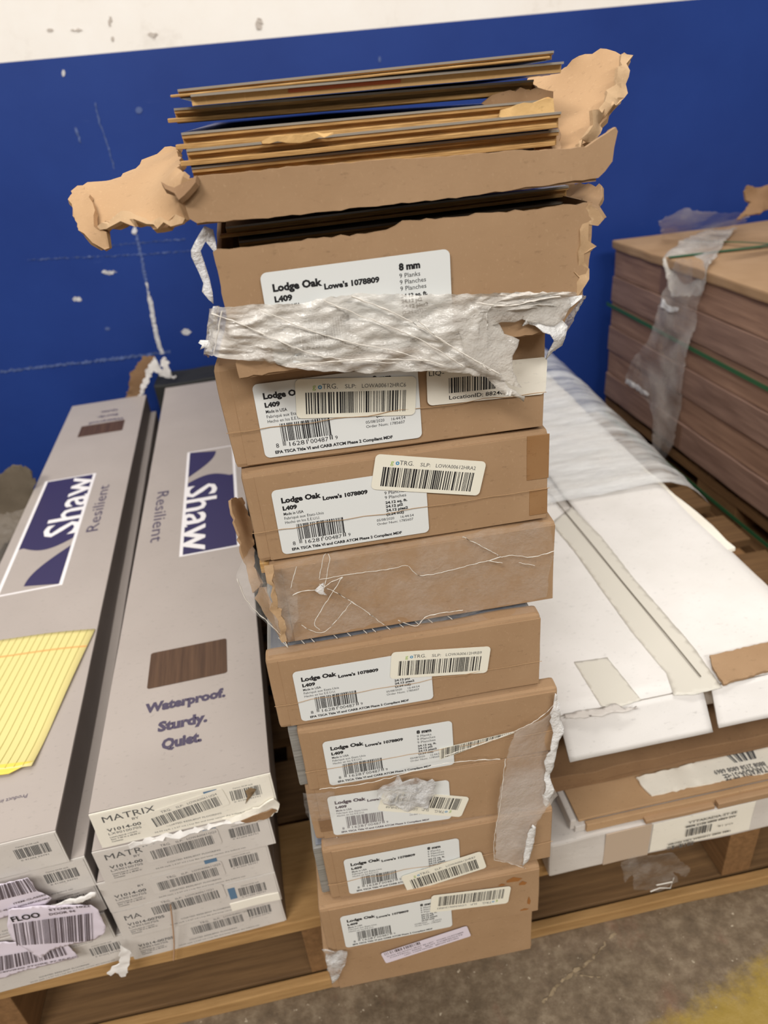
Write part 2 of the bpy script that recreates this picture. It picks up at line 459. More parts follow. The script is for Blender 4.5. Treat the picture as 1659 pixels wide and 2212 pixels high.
def slp_sticker(parent, u, v, rot, code, flip=False, seed=5, out=.0026, outline=None, w_=.075, h_=.0255, mat=None, ink=None, logo=True):
    M = face_frame(u, v, out, rot+(math.pi if flip else 0))
    L = sticker(parent, 'barcode_sticker', M, outline or rnd_outline(w_, h_, .0032), mat or LABEL_Y)
    p = Print(); p.bars(.006, .0028, w_-.006, h_*.66, 48, seed)
    p.build('barcode', ink or INK, L, .00035)
    q = Print()
    q.text('TRG.', .0165, h_*.745, .0032, .0095); q.text('SLP:', .0305, h_*.745, .0026, .0068); q.text(code, .041, h_*.745, .0026, .0275)
    q.build('printed_text', INK_GREY, L, .00035)
    if logo:
        g = Print(); g.text('g', .0105, h_*.745, .0034); g.build('logo_letter', LIME, L, .00035)
        k = Print(); k.text('o', .0138, h_*.745, .0034, .0026, .03); k.build('logo_ring', SKY, L, .00035)
    return L

# ------------------------------------------------------------------ setting
YW = 1.78
bm = box_bm(-3.5, 4.5, -2.5, YW+.15, -.1, 0, 0)
struct(from_bm('floor', bm, FLOOR))
wall = struct(bx('wall_back', -3.5, 4.5, YW, YW+.15, 0, 4.6, WALL, bevel=0))
def scuff(pts, mat, seed=0, rag=.002):
    sheet('scuff_mark', [at(px, py, y=YW-.0008) for px, py in pts], mat, wall, th=.0004, ragged=rag, seed=seed, cuts=0, smooth=False)
SC_W = plain('bare_plaster_chip', srgb(206, 204, 204), .8); SC_B = plain('rubbed_blue_paint', srgb(78, 96, 146), .6)
for i, (x, y, a, b) in enumerate(((137, 158, 4, 8), (236, 588, 17, 5), (166, 646, 10, 6), (402, 717, 12, 6), (291, 498, 6, 10), (232, 710, 6, 4), (820, 128, 3, 7), (300, 238, 8, 8))):
    scuff([(x+a*math.cos(t*1.05), y+b*math.sin(t*1.05)) for t in range(6)], SC_W if i < 5 else SC_B, i, .003)
def streak(pl, w_, mat, seed):
    up = [(x-w_*.5, y) for x, y in pl]; dn = [(x+w_*.5, y) for x, y in reversed(pl)]
    scuff(up+dn, mat, seed, .0015)
streak([(206, 222), (214, 262), (228, 300), (238, 335), (247, 365)], 3, SC_B, 3)
streak([(163, 275), (168, 292), (174, 308)], 4, SC_B, 4)
streak([(294, 505), (302, 540), (309, 575), (316, 610), (322, 640)], 6, SC_B, 5)
streak([(322, 640), (327, 665), (331, 690), (338, 725), (350, 765)], 9, SC_W, 6)
streak([(316, 610), (322, 640), (326, 665)], 4, SC_W, 9)
scuff([(0, 800), (120, 787), (280, 768), (368, 757), (368, 763), (280, 774), (120, 792), (0, 805)], SC_B, 7)
scuff([(230, 530), (400, 515), (400, 517), (230, 532)], SC_B, 8); scuff([(60, 560), (330, 548), (420, 540), (420, 541), (330, 549), (60, 562)], SC_B, 8)
SC_G = plain('grey_scuff', srgb(196, 186, 176), .8)
for i, (x, y, a, b) in enumerate(((108, 65, 8, 4), (238, 46, 5, 12), (330, 74, 12, 5), (560, 52, 9, 14), (165, 65, 14, 3), (243, 84, 4, 6))):
    scuff([(x+a*math.cos(t*1.05), y+b*math.sin(t*1.05)) for t in range(6)], SC_G, i+20, .003)

# crack lines in the floor
def crack(pl, w_, seed):
    P = [at(px, py, z=.0006) for px, py in pl]
    up = [p+Vector((-w_, w_, 0)) for p in P]; dn = [p+Vector((w_, -w_, 0)) for p in reversed(P)]
    return sheet('crack_line', up+dn, CRACKC, flo, th=.0004, ragged=.002, seed=seed, cuts=0, smooth=False)
flo = bpy.data.objects['floor']
crack([(1330, 2016), (1300, 2048), (1275, 2075), (1240, 2100), (1205, 2128), (1190, 2150), (1172, 2166)], .0011, 1)
crack([(1240, 2106), (1270, 2109), (1305, 2111)], .0008, 2)

# ------------------------------------------------------------------ main pallet
Z0 = .13
t = thing('wooden_pallet', 'light pine pallet on the concrete floor carrying the grey, brown and white carton stacks', 'pallet', (.19, .465, 0))
def pb(name, x0, x1, y0, y1, z0, z1, mat, seed): bx(name, x0-.19, x1-.19, y0-.465, y1-.465, z0, z1, mat, t, .0015, .0022, (14, 1, 1), seed)
PX0, PX1 = -.47, .80
ys = [.465, .60, .73, .86, .99, 1.12, 1.25, 1.38, 1.48, 1.56]
for i, y in enumerate(ys):
    pb('deck_board', PX0, PX1, y, y+(.125 if i == 0 else .09), Z0-.018, Z0, PINE if i == 0 else PINE_SHADE, i)
for i, x in enumerate((-.41, -.062, .452, .762)):
    bx('stringer', x-.019-.19, x+.019-.19, 0.006, 1.180, .018, Z0-.018, PINE_Y, t, .0015, .0012, (0, 8, 0), i)
for i, y in enumerate((.465, .80, 1.14, 1.55)):
    pb('base_board', PX0, PX1, y-.006, y+(.005 if i == 0 else .09), 0, .018, PINE if i == 0 else PINE_SHADE, 20+i)  # bright front strip stands for the lit edge, boards behind coloured as shaded
    if i == 0: pb('base_board', PX0, PX1, y+.009, y+.12, 0, .017, PINE_SHADE, 30)

# ------------------------------------------------------------------ kraft carton stack
W, H, L = .205, .070, 1.16
BX = {'B': (.0781, .3916, .0194, .76), 'C': (.0619, .4197, -.0519, .69), 'D': (.065, .4151, -.0271, .62), 'E': (.0707, .4117, -.0247, .55),
      'F': (.0562, .3986, -.0305, .48), 'G': (.0683, .3925, -.0407, .41), 'H': (.0635, .3958, -.0775, .34), 'I': (.0677, .3894, -.0301, .27),
      'J': (.0554, .3834, -.0285, .20), 'K': (.0503, .3867, -.0276, .13)}
LAB = {
 'B': 'open-topped brown carton showing loose planks inside, clean half label above the plastic band',
 'C': 'brown carton under the crumpled plastic band, with two cream stickers on its end',
 'D': 'brown carton with orange glue stains at its right edge and one tilted barcode sticker',
 'E': 'label-free brown carton with a torn-open left side and clear film on its end',
 'F': 'brown carton with slate plank top showing through film, directly below the label-free carton',
 'G': 'brown carton whose label is uncovered beside a thin slanting strip of barcode, grey left side',
 'H': 'brown carton with a crumpled upside-down barcode sticker and a patched left corner',
 'I': 'brown carton with a long barcode sticker rising to the right across its lower edge',
 'J': 'brown carton second from the bottom of the leaning stack, upside-down barcode sticker, rust stains',
 'K': 'bottom brown carton of the leaning stack, overhanging the pallet, slanted violet sticker'}
GRP = 'flooring cartons in the leaning stack'
box = {}
for i, k in enumerate('KJIHGFEDC'):
    x, y, yaw, zb = BX[k]
    b = thing('flooring_carton', LAB[k], 'box', (x, y, zb), yaw, GRP); box[k] = b
    h = H-.0012
    if k in 'FGI':
        M = Matrix.Translation((0, .0, 0)) @ Matrix.Rotation(.035 if k in 'GI' else .0, 4, 'Z')
        off = -.008 if k in 'GI' else 0
        bx('plank_bundle', -W/2+.001+off, W/2-.004+off, .010, L-.01, .002, h-.003, [GREYWRAP], b, .0015, .0004, (1, 20, 1), i, M)
        bx('plank_face', -W/2+.004+off, W/2-.007+off, .013, L-.02, h-.003, h-.0015, SLATE, b, .0003, 0, (0, 0, 0), i, M)
        bx('end_cap', -W/2, W/2, 0, .014, 0, h, KRAFT, b, .003, .0011, (22, 1, 8), i)
        bx('bottom_panel', -W/2+.004, W/2-.004, .012, L, -.0002, .002, KRAFT, b, .0005, 0, (0, 0, 0), i, M)
    else:
        bx('carton_body', -W/2, W/2, 0, L, 0, h, KRAFT, b, .0035, .0012, (22, 40, 8), i, smooth=False)
    # front flap, folded over the end; its left edge leaves the crease seen in the photograph
    bx('end_flap', -W/2+.0085, W/2-.0012, -.0009, .0004, .0018, h-.0022, KRAFT, b, .0004, .0004, (20, 0, 8), i+30)

def inv(k): 
    bpy.context.view_layer.update(); return box[k].matrix_world.inverted()
# B is an open tray
x, y, yaw, zb = BX['B']
b = thing('flooring_carton', LAB['B'], 'box', (x, y, zb), yaw, GRP); box['B'] = b
bx('bottom_panel', -W/2, W/2-.014, .0, L, 0, .003, KRAFT, b, .001, .0004, (10, 20, 0), 1)
bx('side_panel', -W/2, -W/2+.003, .002, L, .003, H-.004, KRAFT, b, .001, .0015, (0, 40, 4), 2)
sheet('side_panel', [(W/2-.015, .002, .002), (W/2-.001, .002, H-.001), (W/2-.001, L, H-.001), (W/2-.015, L, .002)], KRAFT, b, .003, 0, 3, 3, .0006, 20)
bx('back_panel', -W/2+.003, W/2-.003, L-.003, L, .003, H-.004, KRAFT, b, .001, 0, (0, 0, 0), 3)
IB = inv('B')
def atB(px, py, o=0):
    yy = .3916
    for _ in range(3): yy = .3916-o+(at(px, py, y=yy).x-.0781)*.0194
    return at(px, py, y=yy)
fp = [(470, 700), (460, 545), (470, 538), (520, 535), (600, 525), (700, 512), (790, 505), (835, 497), (870, 477), (960, 470), (1080, 458), (1200, 446), (1277, 439), (1279, 470), (1270, 560), (1256, 640), (1232, 672)]
sheet('end_panel', [atB(px, py) if j else atB(517, 815) for j, (px, py) in enumerate([(0, 0)]+fp[1:])]+[atB(1205, 712)], KRAFT, b, .0028, .0006, 4, 3, .0003, 30, inv=IB)
sheet('torn_edge', [at(px, py, y=.3925) for px, py in ((1243, 640), (1250, 560), (1262, 480), (1275, 440), (1290, 452), (1298, 470), (1290, 482), (1276, 482), (1272, 515), (1280, 530), (1264, 545), (1268, 562), (1279, 575), (1270, 600), (1262, 615), (1250, 634))], KRAFT_TORN, b, .0018, .0024, 5, 3, .003, 110, inv=IB)
sheet('torn_corner_flap', [at(1200, 402, y=.47), at(1240, 400, y=.46), at(1303, 402, y=.42), at(1304, 425, y=.415), at(1292, 445, y=.41), at(1305, 470, y=.405), at(1292, 484, y=.402), at(1278, 480, y=.40), at(1277, 452, y=.40), at(1262, 438, y=.42), at(1210, 432, y=.47)], KRAFT, b, .0025, .0014, 6, 2, .001, 40, inv=IB)
sheet('torn_corner_film', [at(px, py, y=.40) for px, py in ((440, 487), (424, 520), (418, 560), (430, 590), (440, 610), (436, 628), (452, 645), (464, 655), (466, 630), (452, 600), (440, 570), (436, 545), (446, 520), (462, 545), (466, 580), (474, 560), (468, 520), (458, 495))], FILM_WHITE, b, .0004, .001, 7, 2, .003, 60, inv=IB)

# labels on the ends
for k in 'BCDFGHIJ':
    product_label(box[k], out=.0030 if k == 'B' else .0018, u=-.0852 + (.0035 if k in 'BC' else 0), v=.0058, rot=0, faded=k == 'H', seed=3)
slp_sticker(box['C'], -.0580, .0302, -.105, 'LOWA00612HRC6', seed=11)
slp_sticker(box['D'], -.0205, .0462, -.232, 'LOWA00612HRA2', seed=12)
slp_sticker(box['F'], -.0150, .0340, -.135, 'LOWA00612HRB9', seed=13)
slp_sticker(box['I'], -.0330, -.0055, .19, 'LOWA00612HRB7', seed=14, out=.0036)
slp_sticker(box['J'], .0740, .0520, -.125, 'LOWA00612HRB2', True, seed=15)
slp_sticker(box['H'], .0335, .0305, -.33, 'LOWA00612HRA8', True, seed=16, out=.0022)
# thin visible wedge of barcode on G
Mg = face_frame(.0050, .0150, .0026, 0)
Lg = sticker(box['G'], 'barcode_sticker', Mg, [(0, 0), (.0230, .0063), (.0480, .0125), (.0620, .0162), (.0600, .0175), (.0300, .0150), (.0000, .0125)], LABEL_Y)
p = Print()
r = random.Random(8); xx = .001
while xx < .058:
    wd = r.choice((.0004, .0006, .0009)); lo_ = .0006+xx*.27; hi_ = min(.0122+xx*.09, .0172)
    if hi_-lo_ > .0004: p.add([(xx, lo_, 0), (xx+wd, lo_, 0), (xx+wd+.0008, hi_, 0), (xx+.0008, hi_, 0)], [(0, 1, 2, 3)])
    xx += wd+r.choice((.0004, .0006, .001))
p.build('barcode', INK, Lg, .00035)
# location label on C
Ml = face_frame(.0250, .0272, .0024, -.03)
Lc = sticker(box['C'], 'location_label', Ml, rnd_outline(.0770, .0245, .0035), CREAM)
p = Print(); p.text('LIQ-', .0015, .0195, .0030, .0095); p.bars(.0140, .0070, .0450, .0170, 24, 21); p.text('LocationID: 8824022', .0140, .0028, .0026, .0400, .012); p.build('printed_text', INK, Lc, .00035)
# violet store sticker across J and K
Mk = face_frame(-.0455, .0330, .0030, .195)
Lk = sticker(box['K'], 'store_sticker', Mk, rnd_outline(.0870, .0185, .002), LABEL_V)
p = Print(); p.bars(.003, .0135, .040, .0180, 22, 31)
for j, (s_, x_, w_) in enumerate((('SCAN: RECEIVING MUST BE LEFT   STORE CUSTOMER', .004, .078), ('CONTROL: 40002   MUST COMPENSATE', .006, .074), ('LAST: CODE NOTED   BEFORE RETURN', .020, .055))):
    p.text(s_, x_, .0098-.0034*j, .0018, w_, .01)
p.build('printed_text', INK_PURP, Lk, .00035)
# clear tape line, glue stains, patches
for k in 'CDFGI':
    h0 = .0265
    strands('shrink_seam', [[(-.1025+ .205*i/30, -.0030-.0004*math.sin(i), h0+.0016*noise.noise(Vector((i*.35, ord(k), 0)))) for i in range(0, 31) if not (k == 'C' and i < 0)]], KRAFT_LT, box[k], .00022)
bx('glue_stain', .0865, .1018, -.0016, -.0008, .034, .0672, STAINED, box['D'], .0003, .0006, (4, 0, 8), 3)
bx('glue_stain', .0890, .1018, -.0016, -.0008, .006, .026, STAINED, box['D'], .0003, .0006, (4, 0, 8), 4)
RUST = plain('rust_stain', srgb(150, 98, 48), .8)
for j, (a_, b_, c_, d_) in enumerate(((.078, .058, .014, .007), (.086, .050, .007, .006), (.066, .054, .006, .003), (.092, .020, .003, .012), (.088, .008, .008, .003))):
    pts = [(a_+c_*.5*math.cos(q*.9)*(1+.3*math.sin(q*5)), b_+d_*.5*math.sin(q*.9)*(1+.3*math.cos(q*3))) for q in range(7)]
    from_bm('rust_stain', prism_bm(pts, .0001), RUST, box['J'], face_frame(0, 0, .0011))
bx('kraft_patch', -.0955, -.068, -.0020, -.0009, .012, .028, KRAFT_DK, box['H'], .0003, .0004, (4, 0, 3), 6)
sheet('torn_tape', [(-.1035, -.003, .066), (-.078, -.003, .062), (-.080, -.0035, .034), (-.086, -.0035, .0300), (-.103, -.003, .030), (-.1045, -.002, .05)], FILM_CLEAR, box['H'], .0003, .001, 9, 2, .001, 80)
# E: torn left side with plank ends and film
e = box['E']; IE = inv('E')
sheet('torn_side_panel', [at(620, 1390, y=.408), at(606, 1372, y=.415), at(585, 1340, y=.43), at(560, 1300, y=.44), at(540, 1255, y=.45), at(522, 1200, y=.47), at(508, 1140, y=.50), at(496, 1080, y=.52), at(520, 1075, y=.56), at(545, 1140, y=.52), at(548, 1225, y=.46), at(566, 1260, y=.44), at(582, 1300, y=.425), at(600, 1345, y=.415)], KRAFT, e, .0025, .0010, 11, 3, .0005, 30, inv=IE)
sheet('torn_edge', [at(px, py, y=.404) for px, py in ((572, 1225), (590, 1222), (592, 1260), (600, 1300), (612, 1340), (622, 1385), (612, 1388), (600, 1350), (586, 1310), (584, 1285), (592, 1268), (578, 1255))], KRAFT_TORN, e, .002, .0016, 12, 3, .002, 80, inv=IE)

for j_ in range(3):
    bx('plank_end', -W/2-.006+.003*j_, -W/2+.012, .010+.004*j_, .5, H-.012-.011*j_, H-.0035-.011*j_, CORE, e, .0005, .0004, (2, 16, 0), j_)
def plank(name, fl, width, length, th, mats, label, group=None, rz=0, seed=0, raw=False, tilt=0):
    """laminate plank; origin at the front-left top edge"""
    o = thing(name, label, 'plank', fl, rz, group); o.rotation_euler = (tilt, 0, rz)
    g = th*.42
    bx('core', 0, width, .0035, length, -th, -.0007, CORE_RAW if raw else CORE, o, .0002, .0003, (20, 0, 0), seed)
    bx('wear_layer', 0, width, .0, length, -.0011, 0, LAMTOP, o, 0)
    if not raw:
        bx('click_lip', 0, width, .0006, .0036, -.0007-th*.27, -.0007, CORE, o, .0003, .0001, (20, 0, 0), seed)
        bx('click_tongue', -.004, width-.003, -.0025, .0036, -th+.0004, -th+.0004+th*.30, CORE, o, .0005, .0002, (20, 0, 0), seed)
    bx('backing', .0004, width-.0004, .0035, length, -th-.0003, -th, BACKING, o, 0)
    return o
PG = 'loose laminate planks'
# planks inside B
p1 = at(487, 490, y=.4294); p2 = at(515, 519, y=.4256)
plank('laminate_plank', (p1.x, p1.y, p1.z), .200, 1.1, .006, None, 'upper grey-edged plank lying in the open brown carton below the torn one', PG, .004, 1)
plank('laminate_plank', (p2.x, p2.y, p2.z-.0005), .200, 1.1, .0065, None, 'lower plank in the open brown carton, just behind its cut front edge', PG, -.002, 2)
# E plank ends at the torn side
# ------------------------------------------------------------------ torn carton on top with loose planks
A = thing('torn_carton', 'torn brown carton on top of the leaning stack, its ragged flaps splayed left and right', 'box', (.07, .40, .842)); box['A'] = A
IA = inv('A')
tp = [(405, 392), (418, 380), (520, 372), (640, 360), (720, 355), (820, 345), (930, 340), (1040, 331), (1180, 325), (1262, 320), (1290, 300), (1326, 276), (1330, 285), (1322, 320), (1318, 350), (1302, 372), (1288, 386)]
bt = [(1150, 404), (1000, 424), (850, 440), (700, 456), (560, 470), (425, 480), (408, 470), (398, 440)]
sheet('front_panel', [at(px, py, y=.388) for px, py in tp+bt], KRAFT, A, .003, .0004, 21, 3, .0008, 12, inv=IA)
sheet('bottom_panel', [at(425, 480, y=.388), at(1288, 386, y=.388), at(1288, 386, y=.388)+Vector((-.012, 1.05, .002)), at(425, 480, y=.388)+Vector((.004, 1.05, .002))], KRAFT, A, .0025, 0, 22, 2, .0005, inv=IA)
sheet('left_flap', [at(px, py, y=q) for px, py, q in ((412, 384, .40), (398, 352, .44), (384, 322, .50), (370, 318, .50), (340, 334, .50), (303, 346, .50), (262, 378, .49), (216, 405, .48), (186, 408, .47), (180, 414, .47), (149, 424, .46), (153, 455, .45), (168, 492, .44), (182, 508, .435), (200, 524, .43), (222, 541, .43), (232, 538, .43), (229, 505, .43), (214, 492, .43), (240, 488, .42), (275, 478, .415), (318, 478, .41), (334, 494, .405), (366, 492, .40), (374, 482, .40), (404, 476, .395), (396, 440, .395))], KRAFT_LT, A, .0032, .0018, 23, 3, .004, 22, inv=IA)
sheet('torn_edge', [at(px, py, y=q) for px, py, q in ((205, 486, .428), (222, 480, .425), (245, 468, .42), (262, 458, .418), (300, 462, .412), (318, 470, .408), (345, 468, .402), (366, 478, .398), (404, 472, .392), (398, 484, .392), (372, 490, .396), (340, 497, .40), (330, 488, .402), (318, 482, .406), (275, 484, .412), (240, 492, .418), (214, 494, .425))], KRAFT_TORN, A, .0020, .0026, 24, 3, .003, 90, inv=IA)
sheet('curled_flap_tip', [at(px, py, y=q) for px, py, q in ((150, 426, .456), (182, 410, .465), (200, 430, .45), (212, 470, .435), (210, 492, .43), (230, 506, .425), (233, 538, .425), (222, 542, .425), (200, 525, .428), (172, 500, .435))], KRAFT_LT, A, .003, .0016, 25, 3, .003, 50, inv=IA)
sheet('crushed_corner', [at(px, py, y=q) for px, py, q in ((352, 398, .40), (380, 408, .394), (408, 392, .386), (430, 378, .386), (426, 392, .382), (398, 420, .382), (388, 432, .384), (380, 420, .39), (362, 412, .395))], KRAFT_DK, A, .0025, .0008, 26, 3, .002, 70, inv=IA)
sheet('right_flap', [at(px, py, y=q) for px, py, q in ((1120, 330, .46), (1125, 235, .50), (1140, 172, .52), (1190, 166, .51), (1225, 152, .50), (1258, 130, .49), (1320, 117, .48), (1340, 122, .475), (1366, 119, .46), (1369, 130, .46), (1344, 190, .45), (1343, 222, .445), (1318, 250, .44), (1292, 288, .43), (1262, 318, .42), (1245, 335, .42))], KRAFT_LT, A, .0032, .0016, 27, 3, .004, 20, inv=IA)
sheet('torn_edge', [at(px, py, y=q) for px, py, q in ((1348, 118, .452), (1368, 122, .452), (1347, 185, .442), (1344, 215, .437), (1322, 240, .432), (1290, 285, .425), (1256, 322, .415), (1244, 322, .415), (1262, 280, .42), (1285, 240, .425), (1310, 205, .435), (1330, 165, .44))], KRAFT_TORN, A, .0022, .0026, 28, 3, .003, 90, inv=IA)
sheet('inner_flap', [at(px, py, y=q) for px, py, q in ((1150, 180, .47), (1175, 185, .455), (1190, 200, .45), (1192, 250, .44), (1210, 300, .43), (1205, 330, .42), (1150, 335, .42), (1140, 260, .45))], KRAFT, A, .003, .0012, 29, 2, .003, 30, inv=IA)

for nm_, l_ in (('fold_crease', ((240, 440, .4585), (290, 415, .468), (350, 392, .462), (390, 372, .45))), ('fold_crease', ((1180, 222, .488), (1240, 205, .478), (1290, 198, .465))), ('fold_crease', ((300, 380, .488), (330, 366, .488), (372, 352, .485)))):
    bm_ = bmesh.new(); strand_bm(bm_, [IA @ (at(px, py, y=q)+Vector((0, -.0025, .001))) for px, py, q in l_], .0007); from_bm(nm_, bm_, KRAFT, A)
PL = [ # name px-left, px-right (top edge), y, thickness, raw, label
 ((383, 193), (1193, 110), .4328, .0038, False, 'topmost plank of the spilled pile, dark grey edge against the blue wall'),
 ((411, 204), (1222, 132), .4289, .0050, True, 'second plank from the top with a raw tan fibreboard edge and red smudge'),
 ((375, 234), (1150, 172), .4478, .0070, False, 'shadowed dark plank with a broken right corner, above the black gap'),
 ((391, 287), (1190, 214), .4276, .0078, False, 'plank directly below the black gap, frayed at its right end'),
 ((402, 323), (1209, 241), .4183, .0079, False, 'golden-edged plank with a torn chip of fibre on its middle'),
 ((413, 361), (1212, 280), .4176, .0079, False, 'lowest plank of the spilled pile, just above the torn carton front'),
]
for j, (a, b_, yy, th, raw, lab) in enumerate(PL):
    P = at(*a, y=yy); Q = at(*b_, y=yy)
    o = plank('laminate_plank', P, (Q-P).length, 1.08, th, None, lab, PG, 0, 40+j, raw, 0)
    o.rotation_euler = (0, -math.atan2(Q.z-P.z, Q.x-P.x), .012*(1 if j % 2 else -1))
    if j == 1:
        bx('red_smudge', .050, .110, .0028, .0034, -.0030, -.0012, plain('red_smudge', srgb(186, 100, 62), .7), o, .0003, .0002, (10, 0, 0), 3)
    if j == 2:
        bpy.context.view_layer.update(); I_ = o.matrix_world.inverted()
        sheet('splintered_corner', [at(px, py, y=.442) for px, py in ((1040, 225), (1062, 205), (1110, 200), (1160, 188), (1192, 200), (1190, 225), (1150, 232), (1090, 238))], KRAFT_DK, o, .0022, .0014, 5, 3, .002, 70, inv=I_)
    if j == 3:
        bpy.context.view_layer.update(); I_ = o.matrix_world.inverted()
        sheet('frayed_end', [at(px, py, y=.424) for px, py in ((1080, 235), (1130, 222), (1190, 216), (1192, 245), (1170, 262), (1110, 262), (1078, 250))], CORE_RAW, o, .002, .0014, 6, 3, .002, 80, inv=I_)
    if j == 4:
        bpy.context.view_layer.update(); I_ = o.matrix_world.inverted()
        sheet('torn_chip', [at(px, py, y=.414) for px, py in ((562, 303), (580, 296), (620, 292), (680, 287), (716, 286), (715, 290), (690, 295), (670, 303), (620, 308), (580, 310), (564, 308))], CORE_RAW, o, .002, .0012, 7, 3, .0016, 120, inv=I_)

# ------------------------------------------------------------------ plastic film on the stack
F = thing('stretch_film_band', 'crumpled milky plastic film band pulled across the stack between two labelled cartons', 'plastic film', (.07, .39, .74))
bpy.context.view_layer.update(); I_ = F.matrix_world.inverted()
yf = .3835
top = [at(462, 668, y=.47), at(452, 668, y=.40), at(470, 664, y=yf), at(560, 658, y=yf), at(650, 655, y=yf), at(700, 643, y=yf), at(760, 635, y=yf), at(900, 636, y=yf), at(1040, 634, y=yf), at(1160, 631, y=yf), at(1235, 629, y=yf+.004), at(1266, 640, y=.40), at(1262, 640, y=.47)]
bot = [at(452, 772, y=.47), at(440, 766, y=.40), at(470, 772, y=.386), at(560, 780, y=.384), at(640, 796, y=.384), at(720, 803, y=.384), at(800, 805, y=.385), at(860, 803, y=.386), at(930, 798, y=.386), at(1000, 806, y=.388), at(1070, 790, y=.389), at(1060, 735, y=.389), at(1000, 690, y=.3875), at(1120, 675, y=.388), at(1200, 690, y=.392), at(1200, 760, y=.47)]
ribbon('film_band', top, bot, FILM, F, 150, 40, .0045, (22, 7), 2, .0005, I_, .0006)
sheet('gathered_corner', [at(px, py, y=.388) for px, py in ((1150, 640), (1240, 628), (1262, 640), (1268, 656), (1240, 664), (1228, 668), (1215, 676), (1222, 700), (1208, 725), (1202, 765), (1190, 778), (1186, 740), (1150, 700), (1120, 690))], FILM_WHITE, F, .0006, .0016, 31, 4, .007, 60, inv=I_)
sheet('film_side_veil', [at(px, py, y=.3865) for px, py in ((985, 640), (1100, 636), (1230, 634), (1238, 662), (1220, 690), (1196, 704), (1130, 690), (1062, 704), (1085, 722), (1120, 735), (1105, 770), (1112, 800), (1128, 838), (1080, 822), (1010, 790), (990, 720))], FILM_MID, F, .0003, .0010, 34, 4, .0022, 50, inv=I_)
sheet('ragged_left_tip', [at(px, py, y=.398) for px, py in ((452, 662), (470, 662), (466, 700), (462, 745), (455, 762), (436, 750), (424, 752), (430, 742), (424, 735), (430, 728), (450, 730), (450, 700))], FILM_WHITE, F, .0006, .0014, 32, 3, .005, 60, inv=I_)
sheet('pulled_tail', [at(px, py, y=.3885) for px, py in ((900, 740), (1010, 700), (1060, 690), (1085, 720), (1090, 760), (1075, 790), (1095, 820), (1130, 860), (1128, 872), (1105, 852), (1050, 815), (980, 800), (920, 780))], FILM, F, .0006, .0010, 33, 4, .003, 50, inv=I_)
strands('film_fold', [[at(px, py, y=.3800) for px, py in l] for l in (
    ((455, 676), (520, 700), (600, 735), (700, 770), (860, 785)), ((700, 650), (800, 690), (900, 730), (1000, 790)), ((760, 640), (860, 680), (980, 750), (1060, 800)),
    ((560, 668), (660, 710), (760, 740), (860, 760), (960, 790)), ((640, 788), (720, 780), (820, 775), (930, 780)), ((480, 672), (470, 720), (462, 765)), ((1030, 655), (1100, 660), (1160, 648), (1210, 640)), ((900, 690), (960, 740), (1080, 808)))], FILM_EDGE, F, .00045, I_)
F2 = thing('stretch_film_sheet', 'clear film clinging to the end of the label-free torn carton', 'plastic film', (.03, .40, .58))
bpy.context.view_layer.update(); I_ = F2.matrix_world.inverted()
sheet('film_sheet', [at(px, py, y=.4055) for px, py in ((560, 1225), (700, 1200), (900, 1165), (1190, 1125), (1196, 1200), (1185, 1290), (1000, 1330), (905, 1345), (870, 1335), (700, 1375), (630, 1392), (600, 1368))], FILM_CLEAR, F2, .0003, .0008, 41, 4, .0025, 40, inv=I_)
sheet('hanging_corner', [at(px, py, y=q) for px, py, q in ((575, 1225, .41), (545, 1180, .45), (525, 1215, .44), (511, 1250, .44), (520, 1268, .435), (535, 1300, .43), (560, 1330, .42), (590, 1358, .41), (620, 1395, .404), (640, 1330, .404), (640, 1260, .404))], FILM_CLEAR, F2, .0003, .0010, 42, 4, .004, 40, inv=I_)
strands('film_fold', [[at(px, py, y=.4035) for px, py in l] for l in (
    ((632, 1286), (650, 1278), (690, 1272), (720, 1255), (740, 1246)), ((690, 1250), (700, 1200), (712, 1205), (700, 1270)), ((740, 1246), (705, 1300), (680, 1345), (690, 1360)), ((690, 1252), (760, 1240), (850, 1228), (880, 1222), (905, 1243), (960, 1235), (1040, 1215), (1100, 1200), (1150, 1203), (1198, 1190)),
    ((640, 1225), (628, 1270)), ((1000, 1160), (1040, 1180), (1085, 1204)), ((1050, 1212), (1085, 1216)), ((1120, 1215), (1155, 1222)), ((690, 1262), (760, 1300), (830, 1350)), ((512, 1250), (535, 1300), (600, 1365), (622, 1398)), ((650, 1350), (700, 1365), (760, 1300)), ((860, 1340), (900, 1352), (925, 1330), (1000, 1318)))], FILM_EDGE, F2, .0004, I_)
sheet('bright_crease', [at(px, py, y=.4035) for px, py in ((692, 1262), (700, 1258), (698, 1278), (706, 1288), (690, 1282), (680, 1275))], FILM_WHITE, F2, .0004, .0004, 43, 2, .0015, 100, inv=I_)
F3 = thing('stretch_film_drape', 'long veil of clear film hanging down the right side of the lower cartons', 'plastic film', (.15, .38, .40))
bpy.context.view_layer.update(); I_ = F3.matrix_world.inverted()
sheet('film_veil', [at(px, py, y=q) for px, py, q in ((1198, 1500, .3805), (1200, 1530, .3805), (1170, 1550, .380), (1120, 1578, .380), (1100, 1620, .380), (1085, 1700, .380), (1078, 1760, .379), (1068, 1820, .3785), (1066, 1856, .3785), (1100, 1866, .3785), (1130, 1872, .3785), (1150, 1840, .379), (1155, 1790, .379), (1180, 1745, .380), (1205, 1715, .386), (1190, 1690, .386), (1185, 1640, .386), (1210, 1600, .392), (1215, 1560, .396))], FILM_DUSTY, F3, .0003, .0008, 51, 4, .0025, 30, inv=I_)
